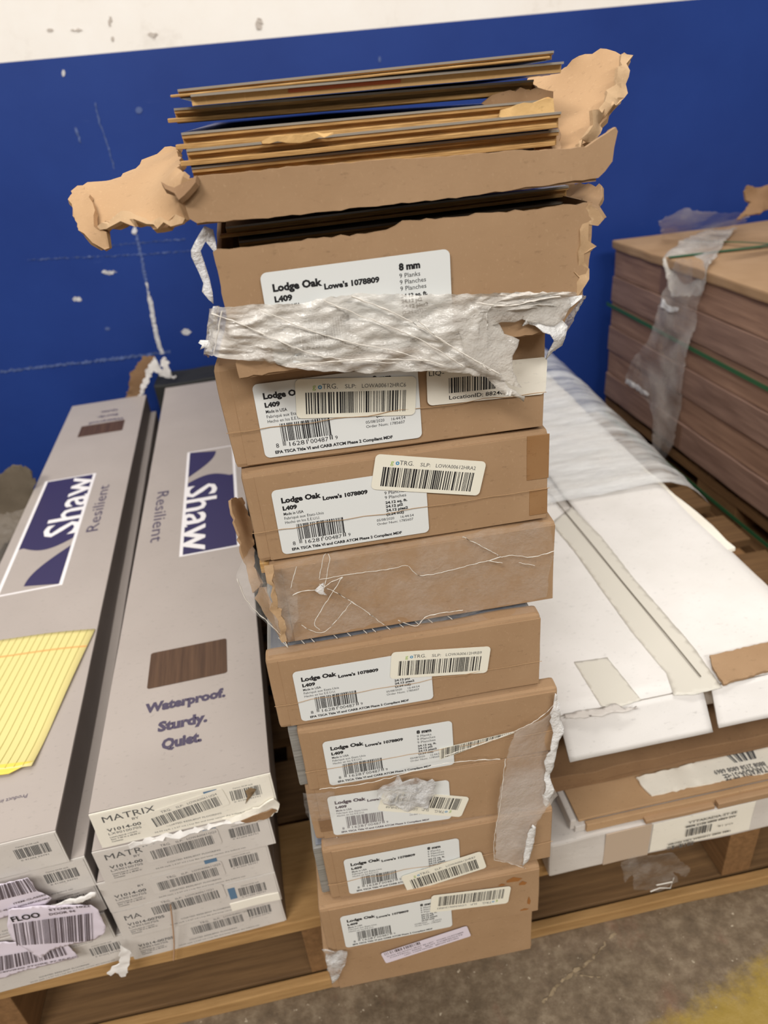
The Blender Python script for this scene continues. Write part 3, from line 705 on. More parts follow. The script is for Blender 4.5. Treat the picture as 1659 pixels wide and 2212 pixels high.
sheet('ragged_edge', [at(px, py, y=.3825) for px, py in ((1200, 1500), (1212, 1545), (1216, 1580), (1205, 1610), (1198, 1650), (1190, 1680), (1196, 1705), (1180, 1742), (1172, 1735), (1180, 1700), (1178, 1660), (1190, 1600), (1188, 1540))], FILM_WHITE, F3, .0004, .0012, 52, 3, .003, 60, inv=I_)
sheet('white_crease', [at(px, py, y=.3775) for px, py in ((1150, 1780), (1158, 1785), (1152, 1830), (1140, 1860), (1128, 1872), (1134, 1835), (1140, 1800))], FILM_WHITE, F3, .0004, .0006, 53, 3, .001, 60, inv=I_)
strands('film_fold', [[at(px, py, y=.379) for px, py in l] for l in (((960, 1632), (1060, 1600), (1120, 1576), (1170, 1548), (1205, 1512)), ((690, 1705), (800, 1690), (960, 1650), (1080, 1640)), ((1092, 1640), (1080, 1740), (1068, 1810), (1068, 1858)), ((1068, 1858), (1100, 1864), (1135, 1876)))], FILM_EDGE, F3, .00035, I_)
F4 = thing('crumpled_film_scrap', 'small crumpled film scrap over the upside-down sticker in the middle of the lower cartons', 'plastic film', (.03, .385, .39))
bpy.context.view_layer.update(); I_ = F4.matrix_world.inverted()
sheet('film_scrap', [at(px, py, y=.387) for px, py in ((818, 1705), (850, 1690), (858, 1675), (870, 1690), (900, 1680), (935, 1690), (938, 1715), (925, 1745), (880, 1750), (840, 1740), (815, 1725))], FILM_GLOSS, F4, .0003, .0014, 61, 4, .003, 120, inv=I_)
F5 = thing('torn_film_corner', 'clear film patch stuck on the bottom left corner of the lowest brown carton', 'plastic film', (-.03, .38, .16))
bpy.context.view_layer.update(); I_ = F5.matrix_world.inverted()
sheet('film_patch', [at(px, py, y=.3835) for px, py in ((697, 2050), (750, 2055), (748, 2075), (730, 2115), (718, 2125), (706, 2085))], FILM_GLOSS, F5, .0003, .0008, 62, 3, .002, 80, inv=I_)
# glossy film on top lips of F and I
for k, sd in (('F', 71), ('I', 72)):
    I_ = Matrix.Identity(4)
    ribbon('shrink_film', [(-.100+.2*j/10, .004, H-.0008) for j in range(11)], [(-.100+.2*j/10, .055, H-.0010) for j in range(11)], FILM_CLEAR, box[k], 60, 4, .0006, (60, 4), sd)
    bm_ = bmesh.new(); rg = random.Random(sd)
    for j in range(12):
        x_ = -.085+.011*j+rg.uniform(-.003, .003)
        strand_bm(bm_, [(x_, .010, H), (x_-.006, .022, H-.0002)], .0003)
    from_bm('film_glints', bm_, FILM_EDGE, box[k])

# ------------------------------------------------------------------ grey resilient cartons, left
def logo_block(parent, M, lw, lh, flip):
    """white framed navy block with white script word; local x along text, y up"""
    B_ = sticker(parent, 'logo_panel', M, [(0, 0), (lw, 0), (lw, lh), (0, lh)], WHITE_INK, .0002)
    q = Print(); bd = lh*.055
    top_ = lh-bd
    # navy field: right 70 % plus a curved sail on the left
    n = 12
    fld = [(lw*.34, top_)]+[(lw-bd*.7, top_), (lw-bd*.7, bd), (lw*.36, bd)]
    curve_ = [(lw*(.36-.06*math.sin(math.pi*i/n)+.02*i/n*0), bd+(top_-bd)*i/n) for i in range(1, n)]
    q.poly(fld+curve_)
    q.build('navy_field', NAVY, B_, .0003)
    g = Print()
    g.poly([(bd*.7, bd), (lw*.36, bd)]+[(lw*(.36-.06*math.sin(math.pi*i/n)), bd+(top_-bd)*i/n) for i in range(1, n)]+[(lw*.34, top_), (bd*.7, top_)])
    g.build('beige_field', GREIGE, B_, .0003)
    s_ = Print()
    s_.poly([(bd*.7, bd), (lw*.30, bd)]+[(lw*(.30-.26*(i/n)), bd+(top_-bd)*.62*math.sin(math.pi/2*i/n)) for i in range(1, n+1)])
    s_.build('navy_sail', NAVY, B_, .0004)
    wtx = Print(); wtx.text('Shaw', lw*.40, bd*.4, lh*.60, lw*.58, .012); wtx.build('white_lettering', WHITE_INK, B_, .0005)
    return B_
def grey_top_print(b, z, w_, upside):
    pass
def grey_carton(label, x, y, z, yaw, w_, l_, h_, front, seed, group):
    b = thing('vinyl_flooring_carton', label, 'box', (x, y, z), yaw, group)
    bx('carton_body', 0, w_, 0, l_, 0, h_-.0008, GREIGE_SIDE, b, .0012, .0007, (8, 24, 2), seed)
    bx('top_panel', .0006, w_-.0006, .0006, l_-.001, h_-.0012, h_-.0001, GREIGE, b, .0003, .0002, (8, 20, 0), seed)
    bx('end_label', .0004, w_-.0004, -.0010, .0002, .0005, h_-.0008, front, b, .0002, .0006, (10, 0, 3), seed)
    return b
GR = 'taupe vinyl flooring cartons'
RZ = .0475
rs = [(-.2545, .4655, .033), (-.2520, .4595, .030), (-.2520, .4590, .035), (-.2430, .4560, .030), (-.2325, .4580, .032)]
rl = ['bottom carton of the stack with the MATRIX labels, rubber band hanging over its end',
      'second carton from the bottom of the MATRIX stack, blue patch and white tape end',
      'middle carton of the MATRIX stack, the top of its word hidden',
      'second carton from the top of the MATRIX stack, with a torn upper front edge',
      'top carton of the MATRIX stack reading Waterproof, Sturdy, Quiet with a swatch window']
RB = []
for i, (x, y, yaw) in enumerate(rs):
    RB.append(grey_carton(rl[i], x, y, Z0+RZ*i, yaw, .162, 1.165, RZ, CREAM if i == 4 else WHITE_DIRTY, 60+i, GR))
for i, b in enumerate(RB):
    Mf = face_frame(0, 0, .0014)
    p = Print(); rn = random.Random(i)
    if i in (4, 3): p.text('MATRIX', .010, .0335, .0078, .046)
    if i == 1: p.text('MA', .010, .030, .0075, .016)
    if i != 0: p.text('BY', .034, .0290 if i != 1 else .027, .0030, .0060)
    p.text('V1014-00' if i > 1 else 'V1014-00705', .010, .0205, .0040, .030 if i > 1 else .036, .02)
    p.text('LX90100705', .010, .0160, .0030, .029)
    p.text("Lowe's Item #: 1151072", .010, .0120, .0018, .024, .01); p.text('Size: 7.00 in x 48.00 in', .010, .0090, .0018, .026, .01); p.text('Contents', .010, .0060, .0018, .010, .01)
    p.bars(.1225, .0235, .1505, .0365, 22, 40+i); p.text('0 41204 03791', .124, .0205, .0018, .024); p.text('Carton 24.50 sq.ft', .126, .0385, .0016, .018)
    p.text('COATED RESILIENT FLOORING', .060, .0100, .0020, .050); p.text('24.50 sq.ft. | 2.27 m2 | Lay flat and keep carton dry before use', .048, .0050, .0016, .085)
    p.build('printed_text', INK_GREY, sticker(b, 'end_print', Mf, [(.002, .001), (.160, .001), (.160, RZ-.002), (.002, RZ-.002)], CREAM if i == 4 else WHITE_DIRTY, .00015), .00035)
    bw = {4: (.046, .0095, .075, .145), 3: (.044, .0170, .070, .04), 2: (.046, .0130, .070, .03), 1: (.032, .0255, .078, .03), 0: (.060, .0160, .066, .02)}[i]
    s_ = slp_sticker(b, bw[0], bw[1], bw[3], 'LOWA00611JQ%d' % i, False, 80+i, .0020, None, bw[2], .0235, CREAM if i == 4 else WHITE_DIRTY, INK_GREY, False)
    bl = Print(); bl.rect(.100, .034, .112, .0435) if i != 1 else bl.rect(.1125, .022, .1195, .040)
    bl.build('blue_mark', plain('blue_mark', srgb(92, 122, 150), .6), b).matrix_local = face_frame(0, 0, .0018)
bx('tape_end', .110, .160, -.003, -.0016, .004, .016, CREAM, RB[1], .0004, .0012, (8, 0, 2), 4)
# damage on the top carton end
I_ = Matrix.Identity(4)
sheet('crushed_tear', [(.110, -.002, .004), (.128, -.004, .006), (.145, -.005, .010), (.160, -.004, .016), (.163, -.002, .008), (.160, -.004, -.002), (.140, -.006, -.004), (.118, -.004, -.001)], CREAM, RB[4], .0015, .0016, 3, 3, .002, 90)
sheet('crushed_brown_core', [(.126, -.0065, .000), (.142, -.0075, .004), (.156, -.007, .007), (.160, -.006, .001), (.146, -.008, -.003), (.130, -.0075, -.003)], KRAFT_DK, RB[4], .001, .001, 4, 3, .001, 90)
sheet('torn_paper', [(.034, -.002, .042), (.060, -.003, .046), (.095, -.003, .043), (.120, -.003, .047), (.145, -.004, .043), (.162, -.002, .047), (.162, -.001, .0475), (.034, -.001, .0478)], WHITEB, RB[3], .0010, .002, 5, 3, .002, 90)
sheet('torn_crease', [(.136, -.0022, .033), (.141, -.0022, .036), (.146, -.0022, .032), (.140, -.0022, .024), (.133, -.0022, .016), (.137, -.0022, .026)], plain('dirty_crease', srgb(130, 108, 80), .8), RB[4], .0003, .0008, 6, 2, .0003, 90)
# top print of the top carton (text runs across; logo runs towards the viewer)
tb = RB[4]; zt = RZ+.0001
def uvtop(b, w_, px, py, z):
    bpy.context.view_layer.update(); return b.matrix_world.inverted() @ at(px, py, z=z)
Zt = Z0+5*RZ
c0 = uvtop(tb, .162, 316, 1488, Zt); c1 = uvtop(tb, .162, 490, 1376, Zt)
def flat(px, py, b, z): return uvtop(b, 0, px, py, z)
wL = flat(322, 1450, tb, Zt).x; wR = flat(490, 1413, tb, Zt).x; wB = flat(400, 1472, tb, Zt).y; wT = flat(410, 1395, tb, Zt).y
wn_ = sticker(tb, 'swatch_window', frame((wL, wB, zt), (1, 0, 0), (0, 0, 1)), rnd_outline(wR-wL, wT-wB, .003), SWATCH, .0003)
p = Print()
for s_, (px, py), wpx in (('Waterproof.', (312, 1543), 175), ('Sturdy.', (340, 1582), 108), ('Quiet.', (348, 1620), 88)):
    q = flat(px, py, tb, Zt); q2 = flat(px+wpx, py-wpx*.235, tb, Zt)
    p.text(s_, q.x, (q.y+q2.y)/2+.000, .0125, q2.x-q.x, .055)
o_ = p.build('printed_text', NAVY_T, tb); o_.location = (0, 0, zt+.0001)
# logo on right top: text runs towards viewer (-y), letters' up = +x
a0 = flat(405, 978, tb, Zt); a1 = flat(384, 1204, tb, Zt)
lh_ = .162-a0.x+.004 if False else .085
M = frame((a0.x, a0.y, zt), (0, -1, 0), (0, 0, 1))
logo_block(tb, M, a0.y-a1.y, min(lh_, .160-a0.x), False)
q0 = flat(352, 1062, tb, Zt); q1 = flat(330, 1172, tb, Zt)
p = Print(); p.text('Resilient', 0, 0, .0185, q0.y-q1.y)
pr = p.build('printed_word', NAVY_T, tb); pr.matrix_local = frame(((q0.x+q1.x)/2-.006, q0.y, zt+.0001), (0, -1, 0), (0, 0, 1))
# left stack
LZ = .0438
ls = [(-.4185, .462, .045), (-.428, .459, .044), (-.425, .461, .046), (-.4215, .458, .045), (-.4335, .456, .045)]
ll = ['bottom carton at the left edge, white torn corner and faded barcode label',
      'second carton from the bottom at the left edge, half covered by the FLOO sticker',
      'middle carton at the left edge, where the curling FLOO sticker begins',
      'second carton from the top at the left edge, large grey barcode on its end',
      'top carton at the left edge carrying the yellow note paper']
LB = []
for i, (x, y, yaw) in enumerate(ls):
    LB.append(grey_carton(ll[i], x, y, Z0+LZ*i, yaw, .167, 1.19, LZ, WHITE_DIRTY, 70+i, GR))
for i, b in enumerate(LB):
    pl_ = sticker(b, 'end_print', face_frame(0, 0, .0014), [(.002, .001), (.165, .001), (.165, LZ-.002), (.002, LZ-.002)], WHITE_DIRTY, .00015)
    p = Print(); p.bars(.127, .020, .157, .033, 22, 50+i); p.text('Carton 24.50 sq.ft', .130, .035, .0016, .020); p.text('0 41204 03791', .129, .0165, .0018, .024)
    if i < 4: p.text('COATED RESILIENT FLOORING', .070, .0075, .0020, .050); p.text('24.50 sq.ft. | 2.27 m2 | Lay flat and keep carton dry before use', .060, .0035, .0015, .085)
    p.build('printed_text', INK_GREY, pl_, .00035)
ZL = Z0+5*LZ; tb2 = LB[4]; zl = LZ+.0001
a0 = flat(98, 1041, tb2, ZL); a1 = flat(208, 1022, tb2, ZL); a2 = flat(136, 1263, tb2, ZL)
M = frame((a1.x, a2.y, zl), (0, 1, 0), (0, 0, 1))
logo_block(tb2, M, a1.y-a2.y, a1.x-a0.x, False)
q0 = flat(238, 1138, tb2, ZL); q1 = flat(262, 1040, tb2, ZL)
p = Print(); p.text('Resilient', 0, 0, .0185, q1.y-q0.y)
pr = p.build('printed_word', NAVY_T, tb2); pr.matrix_local = frame((a1.x+.030, flat(225, 1143, tb2, ZL).y, zl+.0001), (0, 1, 0), (0, 0, 1))
wa = flat(167, 945, tb2, ZL); wb = flat(264, 930, tb2, ZL); wc = flat(175, 922, tb2, ZL)
sticker(tb2, 'swatch_window', frame((wa.x, wa.y, zl), (1, 0, 0), (0, 0, 1)), rnd_outline(wb.x-wa.x, wc.y-wa.y, .003), SWATCH, .0003)
p = Print()
for j, (s_, w_) in enumerate((('Waterproof.', .075), ('Sturdy.', .046), ('Quiet.', .038))): p.text(s_, 0, 0, .0125, w_, .03) if False else p.text(s_, -w_/2, -.030*j, .0125, w_, .03)
pr = p.build('printed_text', NAVY_T, tb2); pr.matrix_local = frame(((wa.x+wb.x)/2+.004, wc.y+.018, zl+.0001), (-1, 0, 0), (0, 0, 1))
p = Print(); p.text('Product information', 0, 0, .0045, .05); pr = p.build('fine_print', NAVY_T, tb2); q = flat(58, 1722, tb2, ZL); pr.matrix_local = frame((q.x, q.y+.004, zl+.0001), (-1, 0, 0), (0, 0, 1))
# stickers on left stack ends
IL = inv_ = None
def end_quad(b, pxs, yv=.452):
    bpy.context.view_layer.update(); I = b.matrix_world.inverted(); return [I @ at(px, py, y=yv) for px, py in pxs]
def flat_label(b, name, pxs, mat, yv, seed, rag=.0006, wave=.0006): 
    bpy.context.view_layer.update(); return sheet(name, [at(px, py, y=yv) for px, py in pxs], mat, b, .0004, rag, seed, 3, wave, 60, inv=b.matrix_world.inverted())
flat_label(LB[3], 'barcode_label', ((-60, 1925), (60, 1895), (82, 1925), (112, 1940), (90, 1960), (0, 1985), (-60, 2000)), LABEL_V, .4525, 1)
flat_label(LB[0], 'barcode_label', ((-60, 2040), (0, 2035), (140, 2035), (170, 2068), (60, 2095), (0, 2115), (-60, 2130)), LABEL_V, .4560, 2)
fl = flat_label(LB[1], 'store_label', ((18, 1966), (25, 1963), (90, 1956), (160, 1955), (196, 1955), (212, 1965), (222, 1990), (228, 2000), (226, 2015), (205, 2030), (180, 2036), (150, 2040), (110, 2052), (88, 2070), (70, 2058), (40, 2040), (25, 2030), (16, 2000)), LABEL_V, .4495, 3)
def ink_on(b, name, yv, mat, items, txts=()):
    """bars between two pixel edges and words, on a vertical plane at depth yv"""
    bpy.context.view_layer.update(); I = b.matrix_world.inverted(); me = bpy.data.meshes.new(name); V = []; Fc = []
    for (tl, tr_, br, bl_, n, sd) in items:
        r_ = random.Random(sd); ws = [r_.choice((1, 1, 2, 3)) for _ in range(2*n)]; T = sum(ws); a = 0
        for i, w_ in enumerate(ws):
            if i % 2 == 0:
                t0, t1 = a/T, (a+w_)/T
                for (u, v_) in ((t0, 0), (t1, 0), (t1, 1), (t0, 1)):
                    X = (tl[0]*(1-u)+tr_[0]*u)*(1-v_)+(bl_[0]*(1-u)+br[0]*u)*v_; Y = (tl[1]*(1-u)+tr_[1]*u)*(1-v_)+(bl_[1]*(1-u)+br[1]*u)*v_
                    V.append(I @ at(X, Y, y=yv))
                k = len(V); Fc.append((k-4, k-3, k-2, k-1))
            a += w_
    for (s_, p0, p1, h) in txts:
        a = at(*p0, y=yv); c = at(*p1, y=yv); d = (c-a); vs, fs = text_mesh(s_, .02)
        x0 = min(v[0] for v in vs); x1 = max(v[0] for v in vs); k = len(V)
        for v in vs: V.append(I @ (a+d*((v[0]-x0)/(x1-x0))+Vector((0, 0, v[1]/.7*h))))
        Fc += [tuple(i+k for i in f) for f in fs]
    me.from_pydata(V, [], Fc); return link(name, me, mat, b)
ink_on(LB[1], 'barcode', .4485, INK_PURP, [((28, 1996), (203, 1972), (205, 2032), (36, 2043), 34, 5)], [('DOOR 94', (107, 1978), (163, 1970), .0032), ('STORE: 1022', (106, 1968), (195, 1959), .0030)])
ink_on(LB[1], 'printed_text', .4484, INK, [], [('FLOO', (27, 1992), (88, 1981), .0075)])
ink_on(LB[3], 'barcode', .4515, INK_PURP, [((-50, 1925), (60, 1897), (80, 1925), (-50, 1957), 22, 6)], [('ITEM CLASSES', (30, 1954), (100, 1934), .0022), ('NON-REFUNDABLE', (40, 1960), (108, 1941), .0022), ('DESC 45 X 7', (-20, 1975), (35, 1962), .0022)])
ink_on(LB[0], 'barcode', .4550, INK_PURP, [((-50, 2075), (138, 2042), (148, 2062), (-50, 2110), 40, 7)], [('RECEIVING STORE 97.96 KG', (-20, 2107), (165, 2068), .0020)])
sheet('torn_corner', [at(px, py, y=.449) for px, py in ((262, 2040), (282, 2052), (280, 2085), (270, 2110), (262, 2112), (250, 2098), (240, 2108), (230, 2102), (240, 2090), (258, 2080))], WHITEB, LB[0], .0012, .0014, 8, 3, .002, 80, inv=LB[0].matrix_world.inverted())
sheet('peeling_edge', [at(px, py, y=.4515) for px, py in ((110, 1955), (150, 1942), (205, 1928), (206, 1938), (160, 1952), (120, 1960))], WHITEB, LB[2], .0008, .0012, 9, 2, .0015, 80, inv=LB[2].matrix_world.inverted())

# rubber band on the right grey stack
rb = strands('rubber_band', [[at(368, 1954, y=.4535), at(371, 1980, y=.4555), at(374, 2010, y=.456), at(376, 2040, y=.459), at(375, 2074, y=.460)]], RUBBER, None, .0008)
tag(rb, 'thin tan rubber band hanging over the lower ends of the MATRIX stack', 'rubber band')

# yellow legal paper
YP = thing('legal_pad_sheet', 'yellow lined note paper lying on the top carton at the left edge', 'paper', (-.40, .65, ZL+.001))
bpy.context.view_layer.update(); IY = YP.matrix_world.inverted()
c_tr = at(205, 1357, z=ZL+.003); c_br = at(68, 1655, z=ZL+.004)
ud = (c_br-c_tr); perp = Vector((ud.y, -ud.x, 0)).normalized()   # pointing left
if perp.x > 0: perp = -perp
wid = .2794; bm = bmesh.new(); N, Mm = 30, 20; G = []
for i in range(N+1):
    row = []
    for j in range(Mm+1):
        s_, t_ = i/N, j/Mm
        pnt = c_tr+ud*s_+perp*wid*t_
        lift = .010*max(0, s_-.75)**2*16*.4+.002+.0015*math.sin(t_*9+s_*4)
        pnt.z = ZL+lift; row.append(bm.verts.new(IY @ pnt))
    G.append(row)
for i in range(N):
    for j in range(Mm): bm.faces.new((G[i][j], G[i+1][j], G[i+1][j+1], G[i][j+1]))
o = from_bm('paper_sheet', bm, YELLOW, YP, None, True); m_ = o.modifiers.new('t', 'SOLIDIFY'); m_.thickness = .0006
def yline(t0, s0, t1, s1, r_, bm):
    pts = []
    for k in range(17):
        s_ = s0+(s1-s0)*k/16; t_ = t0+(t1-t0)*k/16
        pnt = c_tr+ud*s_+perp*wid*t_; lift = .010*max(0, s_-.75)**2*16*.4+.002+.0015*math.sin(t_*9+s_*4)
        pnt.z = ZL+lift+.0004; pts.append(IY @ pnt)
    strand_bm(bm, pts, r_, 4)
bm = bmesh.new()
for j in range(1, 32): yline(j*.0315, 0, j*.0315, .995, .00028, bm)
from_bm('ruled_lines', bm, plain('ruled_line_ink', srgb(176, 170, 96), .7), YP)
bm = bmesh.new(); yline(0, .155, 1, .155, .0004, bm); yline(0, .163, 1, .163, .0003, bm)
from_bm('margin_line', bm, REDLINE, YP)
sheet('under_page', [IY @ p_ for p_ in ((c_tr+ud*.97+Vector((0, 0, .000))), c_tr+ud*1.03+perp*.02, c_tr+ud*1.04+perp*.10, c_tr+ud*1.03+perp*.2, c_tr+ud*.97+perp*.2)], plain('yellow_under_page', srgb(236, 212, 92), .7), YP, .0006, 0, 1, 2, .0)

# ------------------------------------------------------------------ white cartons at right
WS = thing('white_carton', 'lowest flat white carton of the right-hand stack, small printed labels on its front', 'box', (.375, .452, Z0))
bx('carton_body', -.178, .205, 0, 1.12, 0, .056, WHITE_DIRTY, WS, .003, .0018, (24, 20, 5), 4)
bx('front_label', -.060, .060, -.0014, -.0006, .006, .054, CREAM, WS, .0002, .0008, (8, 0, 4), 4)
p = Print(); p.text('YTTAKADIA-ST-EE', -.020, .0440, .0036, .058, .02); p.text('8808 2158 6808 6869 2W', -.022, .0375, .0030, .060, .04)
p.bars(-.020, .0215, .012, .0345, 12, 9); p.text('81 pcs', .018, .026, .0030, .018); p.text('GROSS NET WEIGHT 2808 3881', -.040, .0130, .0028, .075, .03); p.bars(-.040, .004, -.008, .011, 14, 2)
o = p.build('printed_text', INK_GREY, WS); o.matrix_local = face_frame(0, 0, .0032)
bx('tape_strip', -.115, -.062, -.0018, -.0006, .002, .055, plain('beige_tape', srgb(190, 170, 150), .35), WS, .0003, .0008, (4, 0, 4), 7)
FT = thing('torn_film_scrap', 'small clear film tatter dangling below the lowest white carton at right', 'plastic film', (.36, .445, .10))
sheet('film_tatter', [at(px, py, y=.448) for px, py in ((1340, 1860), (1400, 1850), (1450, 1840), (1470, 1860), (1490, 1875), (1480, 1895), (1455, 1880), (1465, 1905), (1420, 1925), (1370, 1918), (1368, 1885), (1352, 1908), (1346, 1880))], FILM_CLEAR, FT, .0003, .0012, 3, 3, .003, 50, inv=Matrix.Translation((-.36, -.445, -.10)))
strands('film_glint', [[at(px, py, y=.446) for px, py in l] for l in (((1405, 1926), (1425, 1918), (1448, 1918), (1456, 1896)), ((1418, 1912), (1452, 1905)))], FILM_EDGE, FT, .0007, Matrix.Translation((-.36, -.445, -.10)))
# opened kraft tray
z1 = Z0+.057
KT = thing('opened_carton', 'opened brown and white carton lying on the lowest white one, showing its tan inside', 'box', (.38, .452, z1))
IK = Matrix.Translation((-.38, -.452, -z1))
bx('inner_board', -.146, .21, .012, 1.10, .010, .0135, KRAFT_LT, KT, .0008, .0010, (14, 20, 0), 5)
bx('outer_board', -.152, .21, .008, 1.10, 0, .009, WHITE_DIRTY, KT, .001, .0012, (14, 20, 0), 6)
bx('front_lip', -.140, .21, .004, .010, .001, .0125, KRAFT_LT, KT, .001, .0008, (16, 0, 1), 7)
bx('side_wall', -.156, -.149, .010, .9, .001, .017, WHITE_DIRTY, KT, .002, .001, (0, 24, 2), 8)
bx('folded_flap', -.075, .005, -.002, .006, .0005, .006, KRAFT, KT, .001, .0006, (6, 0, 1), 9)
bx('folded_flap', .008, .21, -.003, .004, .0005, .009, KRAFT, KT, .001, .0006, (6, 0, 1), 10)
sheet('white_flap', [at(px, py, z=z1+.016) for px, py in ((1375, 1680), (1388, 1700), (1400, 1712), (1408, 1719), (1500, 1700), (1600, 1678), (1700, 1660), (1700, 1590), (1600, 1612), (1540, 1638), (1450, 1662))], CREAM, KT, .002, .0012, 6, 2, .0004, 40, inv=IK)
# upside-down print on that flap
def ink_flat(parent, name, z, mat, bars=(), txts=(), I=None):
    V = []; Fc = []
    for (tl, tr_, br, bl_, n, sd) in bars:
        r_ = random.Random(sd); ws = [r_.choice((1, 1, 2, 3)) for _ in range(2*n)]; T = sum(ws); a = 0
        for i, w_ in enumerate(ws):
            if i % 2 == 0:
                for (u, v_) in ((a/T, 0), ((a+w_)/T, 0), ((a+w_)/T, 1), (a/T, 1)):
                    X = (tl[0]*(1-u)+tr_[0]*u)*(1-v_)+(bl_[0]*(1-u)+br[0]*u)*v_; Y = (tl[1]*(1-u)+tr_[1]*u)*(1-v_)+(bl_[1]*(1-u)+br[1]*u)*v_
                    V.append(I @ at(X, Y, z=z))
                k = len(V); Fc.append((k-4, k-3, k-2, k-1))
            a += w_
    for (s_, p0, p1, h) in txts:
        a = at(*p0, z=z); c = at(*p1, z=z); d = c-a; nrm = Vector((-d.y, d.x, 0)).normalized(); vs, fs = text_mesh(s_, .02)
        x0 = min(v[0] for v in vs); x1 = max(v[0] for v in vs); k = len(V)
        for v in vs: V.append(I @ (a+d*((v[0]-x0)/(x1-x0))+nrm*(v[1]/.7*h)))
        Fc += [tuple(i+k for i in f) for f in fs]
    me = bpy.data.meshes.new(name); me.from_pydata(V, [], Fc); return link(name, me, mat, parent)
ink_flat(KT, 'printed_text', z1+.0178, INK_GREY, [((1570, 1632), (1628, 1618), (1636, 1638), (1588, 1648), 9, 3)], [('YTTAKADIA-ST-EE', (1668, 1652), (1560, 1674), .008), ('8808 2158 6808 6869', (1650, 1645), (1540, 1665), .0055)], IK)
# loose sheets between
LS = ['lowest loose kraft sheet on the opened carton at right', 'middle loose kraft sheet on the opened carton at right', 'upper loose kraft sheet right under the white top carton']
for j, (x0, x1, y0, y1, zz, th) in enumerate(((.205, .60, .50, 1.45, z1+.0195, .008), (.212, .60, .49, 1.45, z1+.030, .012), (.208, .58, .485, 1.40, z1+.0435, .016))):
    o = bx('cardboard_sheet', x0-.4, x1-.4, 0, y1-y0, 0, th, (KRAFT, KRAFT_DK, KRAFT_DK)[j], None, .001, .0025, (14, 30, 1), 30+j)
    o.location = (.4, y0, zz); tag(o, LS[j], 'cardboard sheet', 'loose kraft sheets in the right-hand stack')
# crushed side mass at left of that stack
CM = thing('crushed_film_bundle', 'dark crushed film and board squeezed between the leaning stack and the white cartons', 'plastic film', (.20, .50, z1+.02))
sheet('crushed_board', [Vector(q) for q in ((0, 0, -.02), (.004, .0, .05), (.0, .15, .08), (-.012, .5, .09), (-.02, .8, .05), (-.01, .5, -.01), (.0, .2, -.03))], KRAFT_DK, CM, .003, .003, 4, 4, .01, 20)
# top white carton
zt_ = .345
WT = thing('white_carton', 'white top carton of the right-hand stack with taped centre seam and hanging front flaps', 'box', (.37, .48, zt_))
def wtop(x0, x1, seed, name):
    bm = bmesh.new(); nx, ny = 24, 60; G = []
    for i in range(nx+1):
        row = []
        for j in range(ny+1):
            x = x0+(x1-x0)*i/nx; y = 1.10*j/ny
            xr = x + (.045*y if x > 0 else .03*y*0)
            e_ = max(0, (x-.135)/.04); z = -.028*e_**2 if x > 0 else 0
            z += (.0006 if y < .40 else .0020)*noise.noise(Vector((x*14, y*6, seed)))
            if y > .42: z += .004*noise.fractal(Vector((x*8+y*5, y*26, seed+3)), .8, 2, 3)
            row.append(bm.verts.new((xr, y, z)))
        G.append(row)
    for i in range(nx):
        for j in range(ny): bm.faces.new((G[i][j], G[i+1][j], G[i+1][j+1], G[i][j+1]))
    o = from_bm(name, bm, WHITEB, WT, None, True); m = o.modifiers.new('t', 'SOLIDIFY'); m.thickness = .003; m.offset = 0
    return o
wtop(-.165, -.0015, 1, 'top_flap'); wtop(.0012, .178, 2, 'top_flap')
bx('carton_body', -.160, .165, .012, 1.09, -.042, -.005, WHITE_DIRTY, WT, .003, .0018, (16, 30, 3), 11)
for (x0, x1, sd, dz) in ((-.158, -.006, 3, 0), (.004, .20, 4, .004)):
    bm = bmesh.new(); nx, nz = 20, 8; G = []
    for i in range(nx+1):
        row = []
        for j in range(nz+1):
            x = x0+(x1-x0)*i/nx; s_ = j/nz
            row.append(bm.verts.new((x+(.004*s_ if x < 0 else 0), -.002-.022*s_+.0008*noise.noise(Vector((x*20, s_*3, sd))), .0005-(.040-dz)*s_)))
        G.append(row)
    for i in range(nx):
        for j in range(nz): bm.faces.new((G[i][j], G[i+1][j], G[i+1][j+1], G[i][j+1]))
    o = from_bm('front_flap', bm, WHITEB, WT, None, True); m = o.modifiers.new('t', 'SOLIDIFY'); m.thickness = .003; m.offset = 0
IW = Matrix.Translation((-.37, -.48, -zt_))
def tape(pxs, seed, name='tape_strip', mat=None, dz=.0022): sheet(name, [at(px, py, z=zt_+dz) for px, py in pxs], mat or TAPE, WT, .0003, .0003, seed, 3, .0001, 30, inv=IW)
tape(((1240, 1430), (1312, 1420), (1385, 1512), (1330, 1530), (1298, 1525)), 1)
tape(((1190, 1130), (1240, 1190), (1300, 1275), (1365, 1365), (1440, 1455), (1455, 1502), (1500, 1500), (1560, 1485), (1500, 1400), (1440, 1330), (1370, 1250), (1300, 1160), (1235, 1095)), 2)
strands('seam_line', [[(-.0004, .01+1.05*j/30, .0042+.0005*math.sin(j)) for j in range(31)]], plain('seam_shadow_gap', srgb(120, 112, 100), .8), WT, .0007)
sheet('worn_split', [at(px, py, z=zt_+.004) for px, py in ((1220, 1542), (1300, 1530), (1330, 1520), (1350, 1532), (1375, 1524), (1378, 1530), (1345, 1540), (1310, 1542), (1300, 1548), (1222, 1552))], WHITE_DIRTY, WT, .0006, .0014, 3, 2, .0008, 80, inv=IW)
kp = sheet('cardboard_patch', [at(px, py, z=zt_+.006) for px, py in ((1533, 1418), (1560, 1412), (1700, 1378), (1720, 1430), (1562, 1480), (1550, 1462), (1538, 1440))], KRAFT, None, .003, .0008, 4, 2, .0006, 40)
tag(kp, 'small brown cardboard scrap lying near the front right of the white top carton', 'cardboard scrap')
bx('raised_edge_strip', .150, .178, .22, .62, -.010, -.004, CREAM, WT, .001, .003, (2, 20, 0), 3)
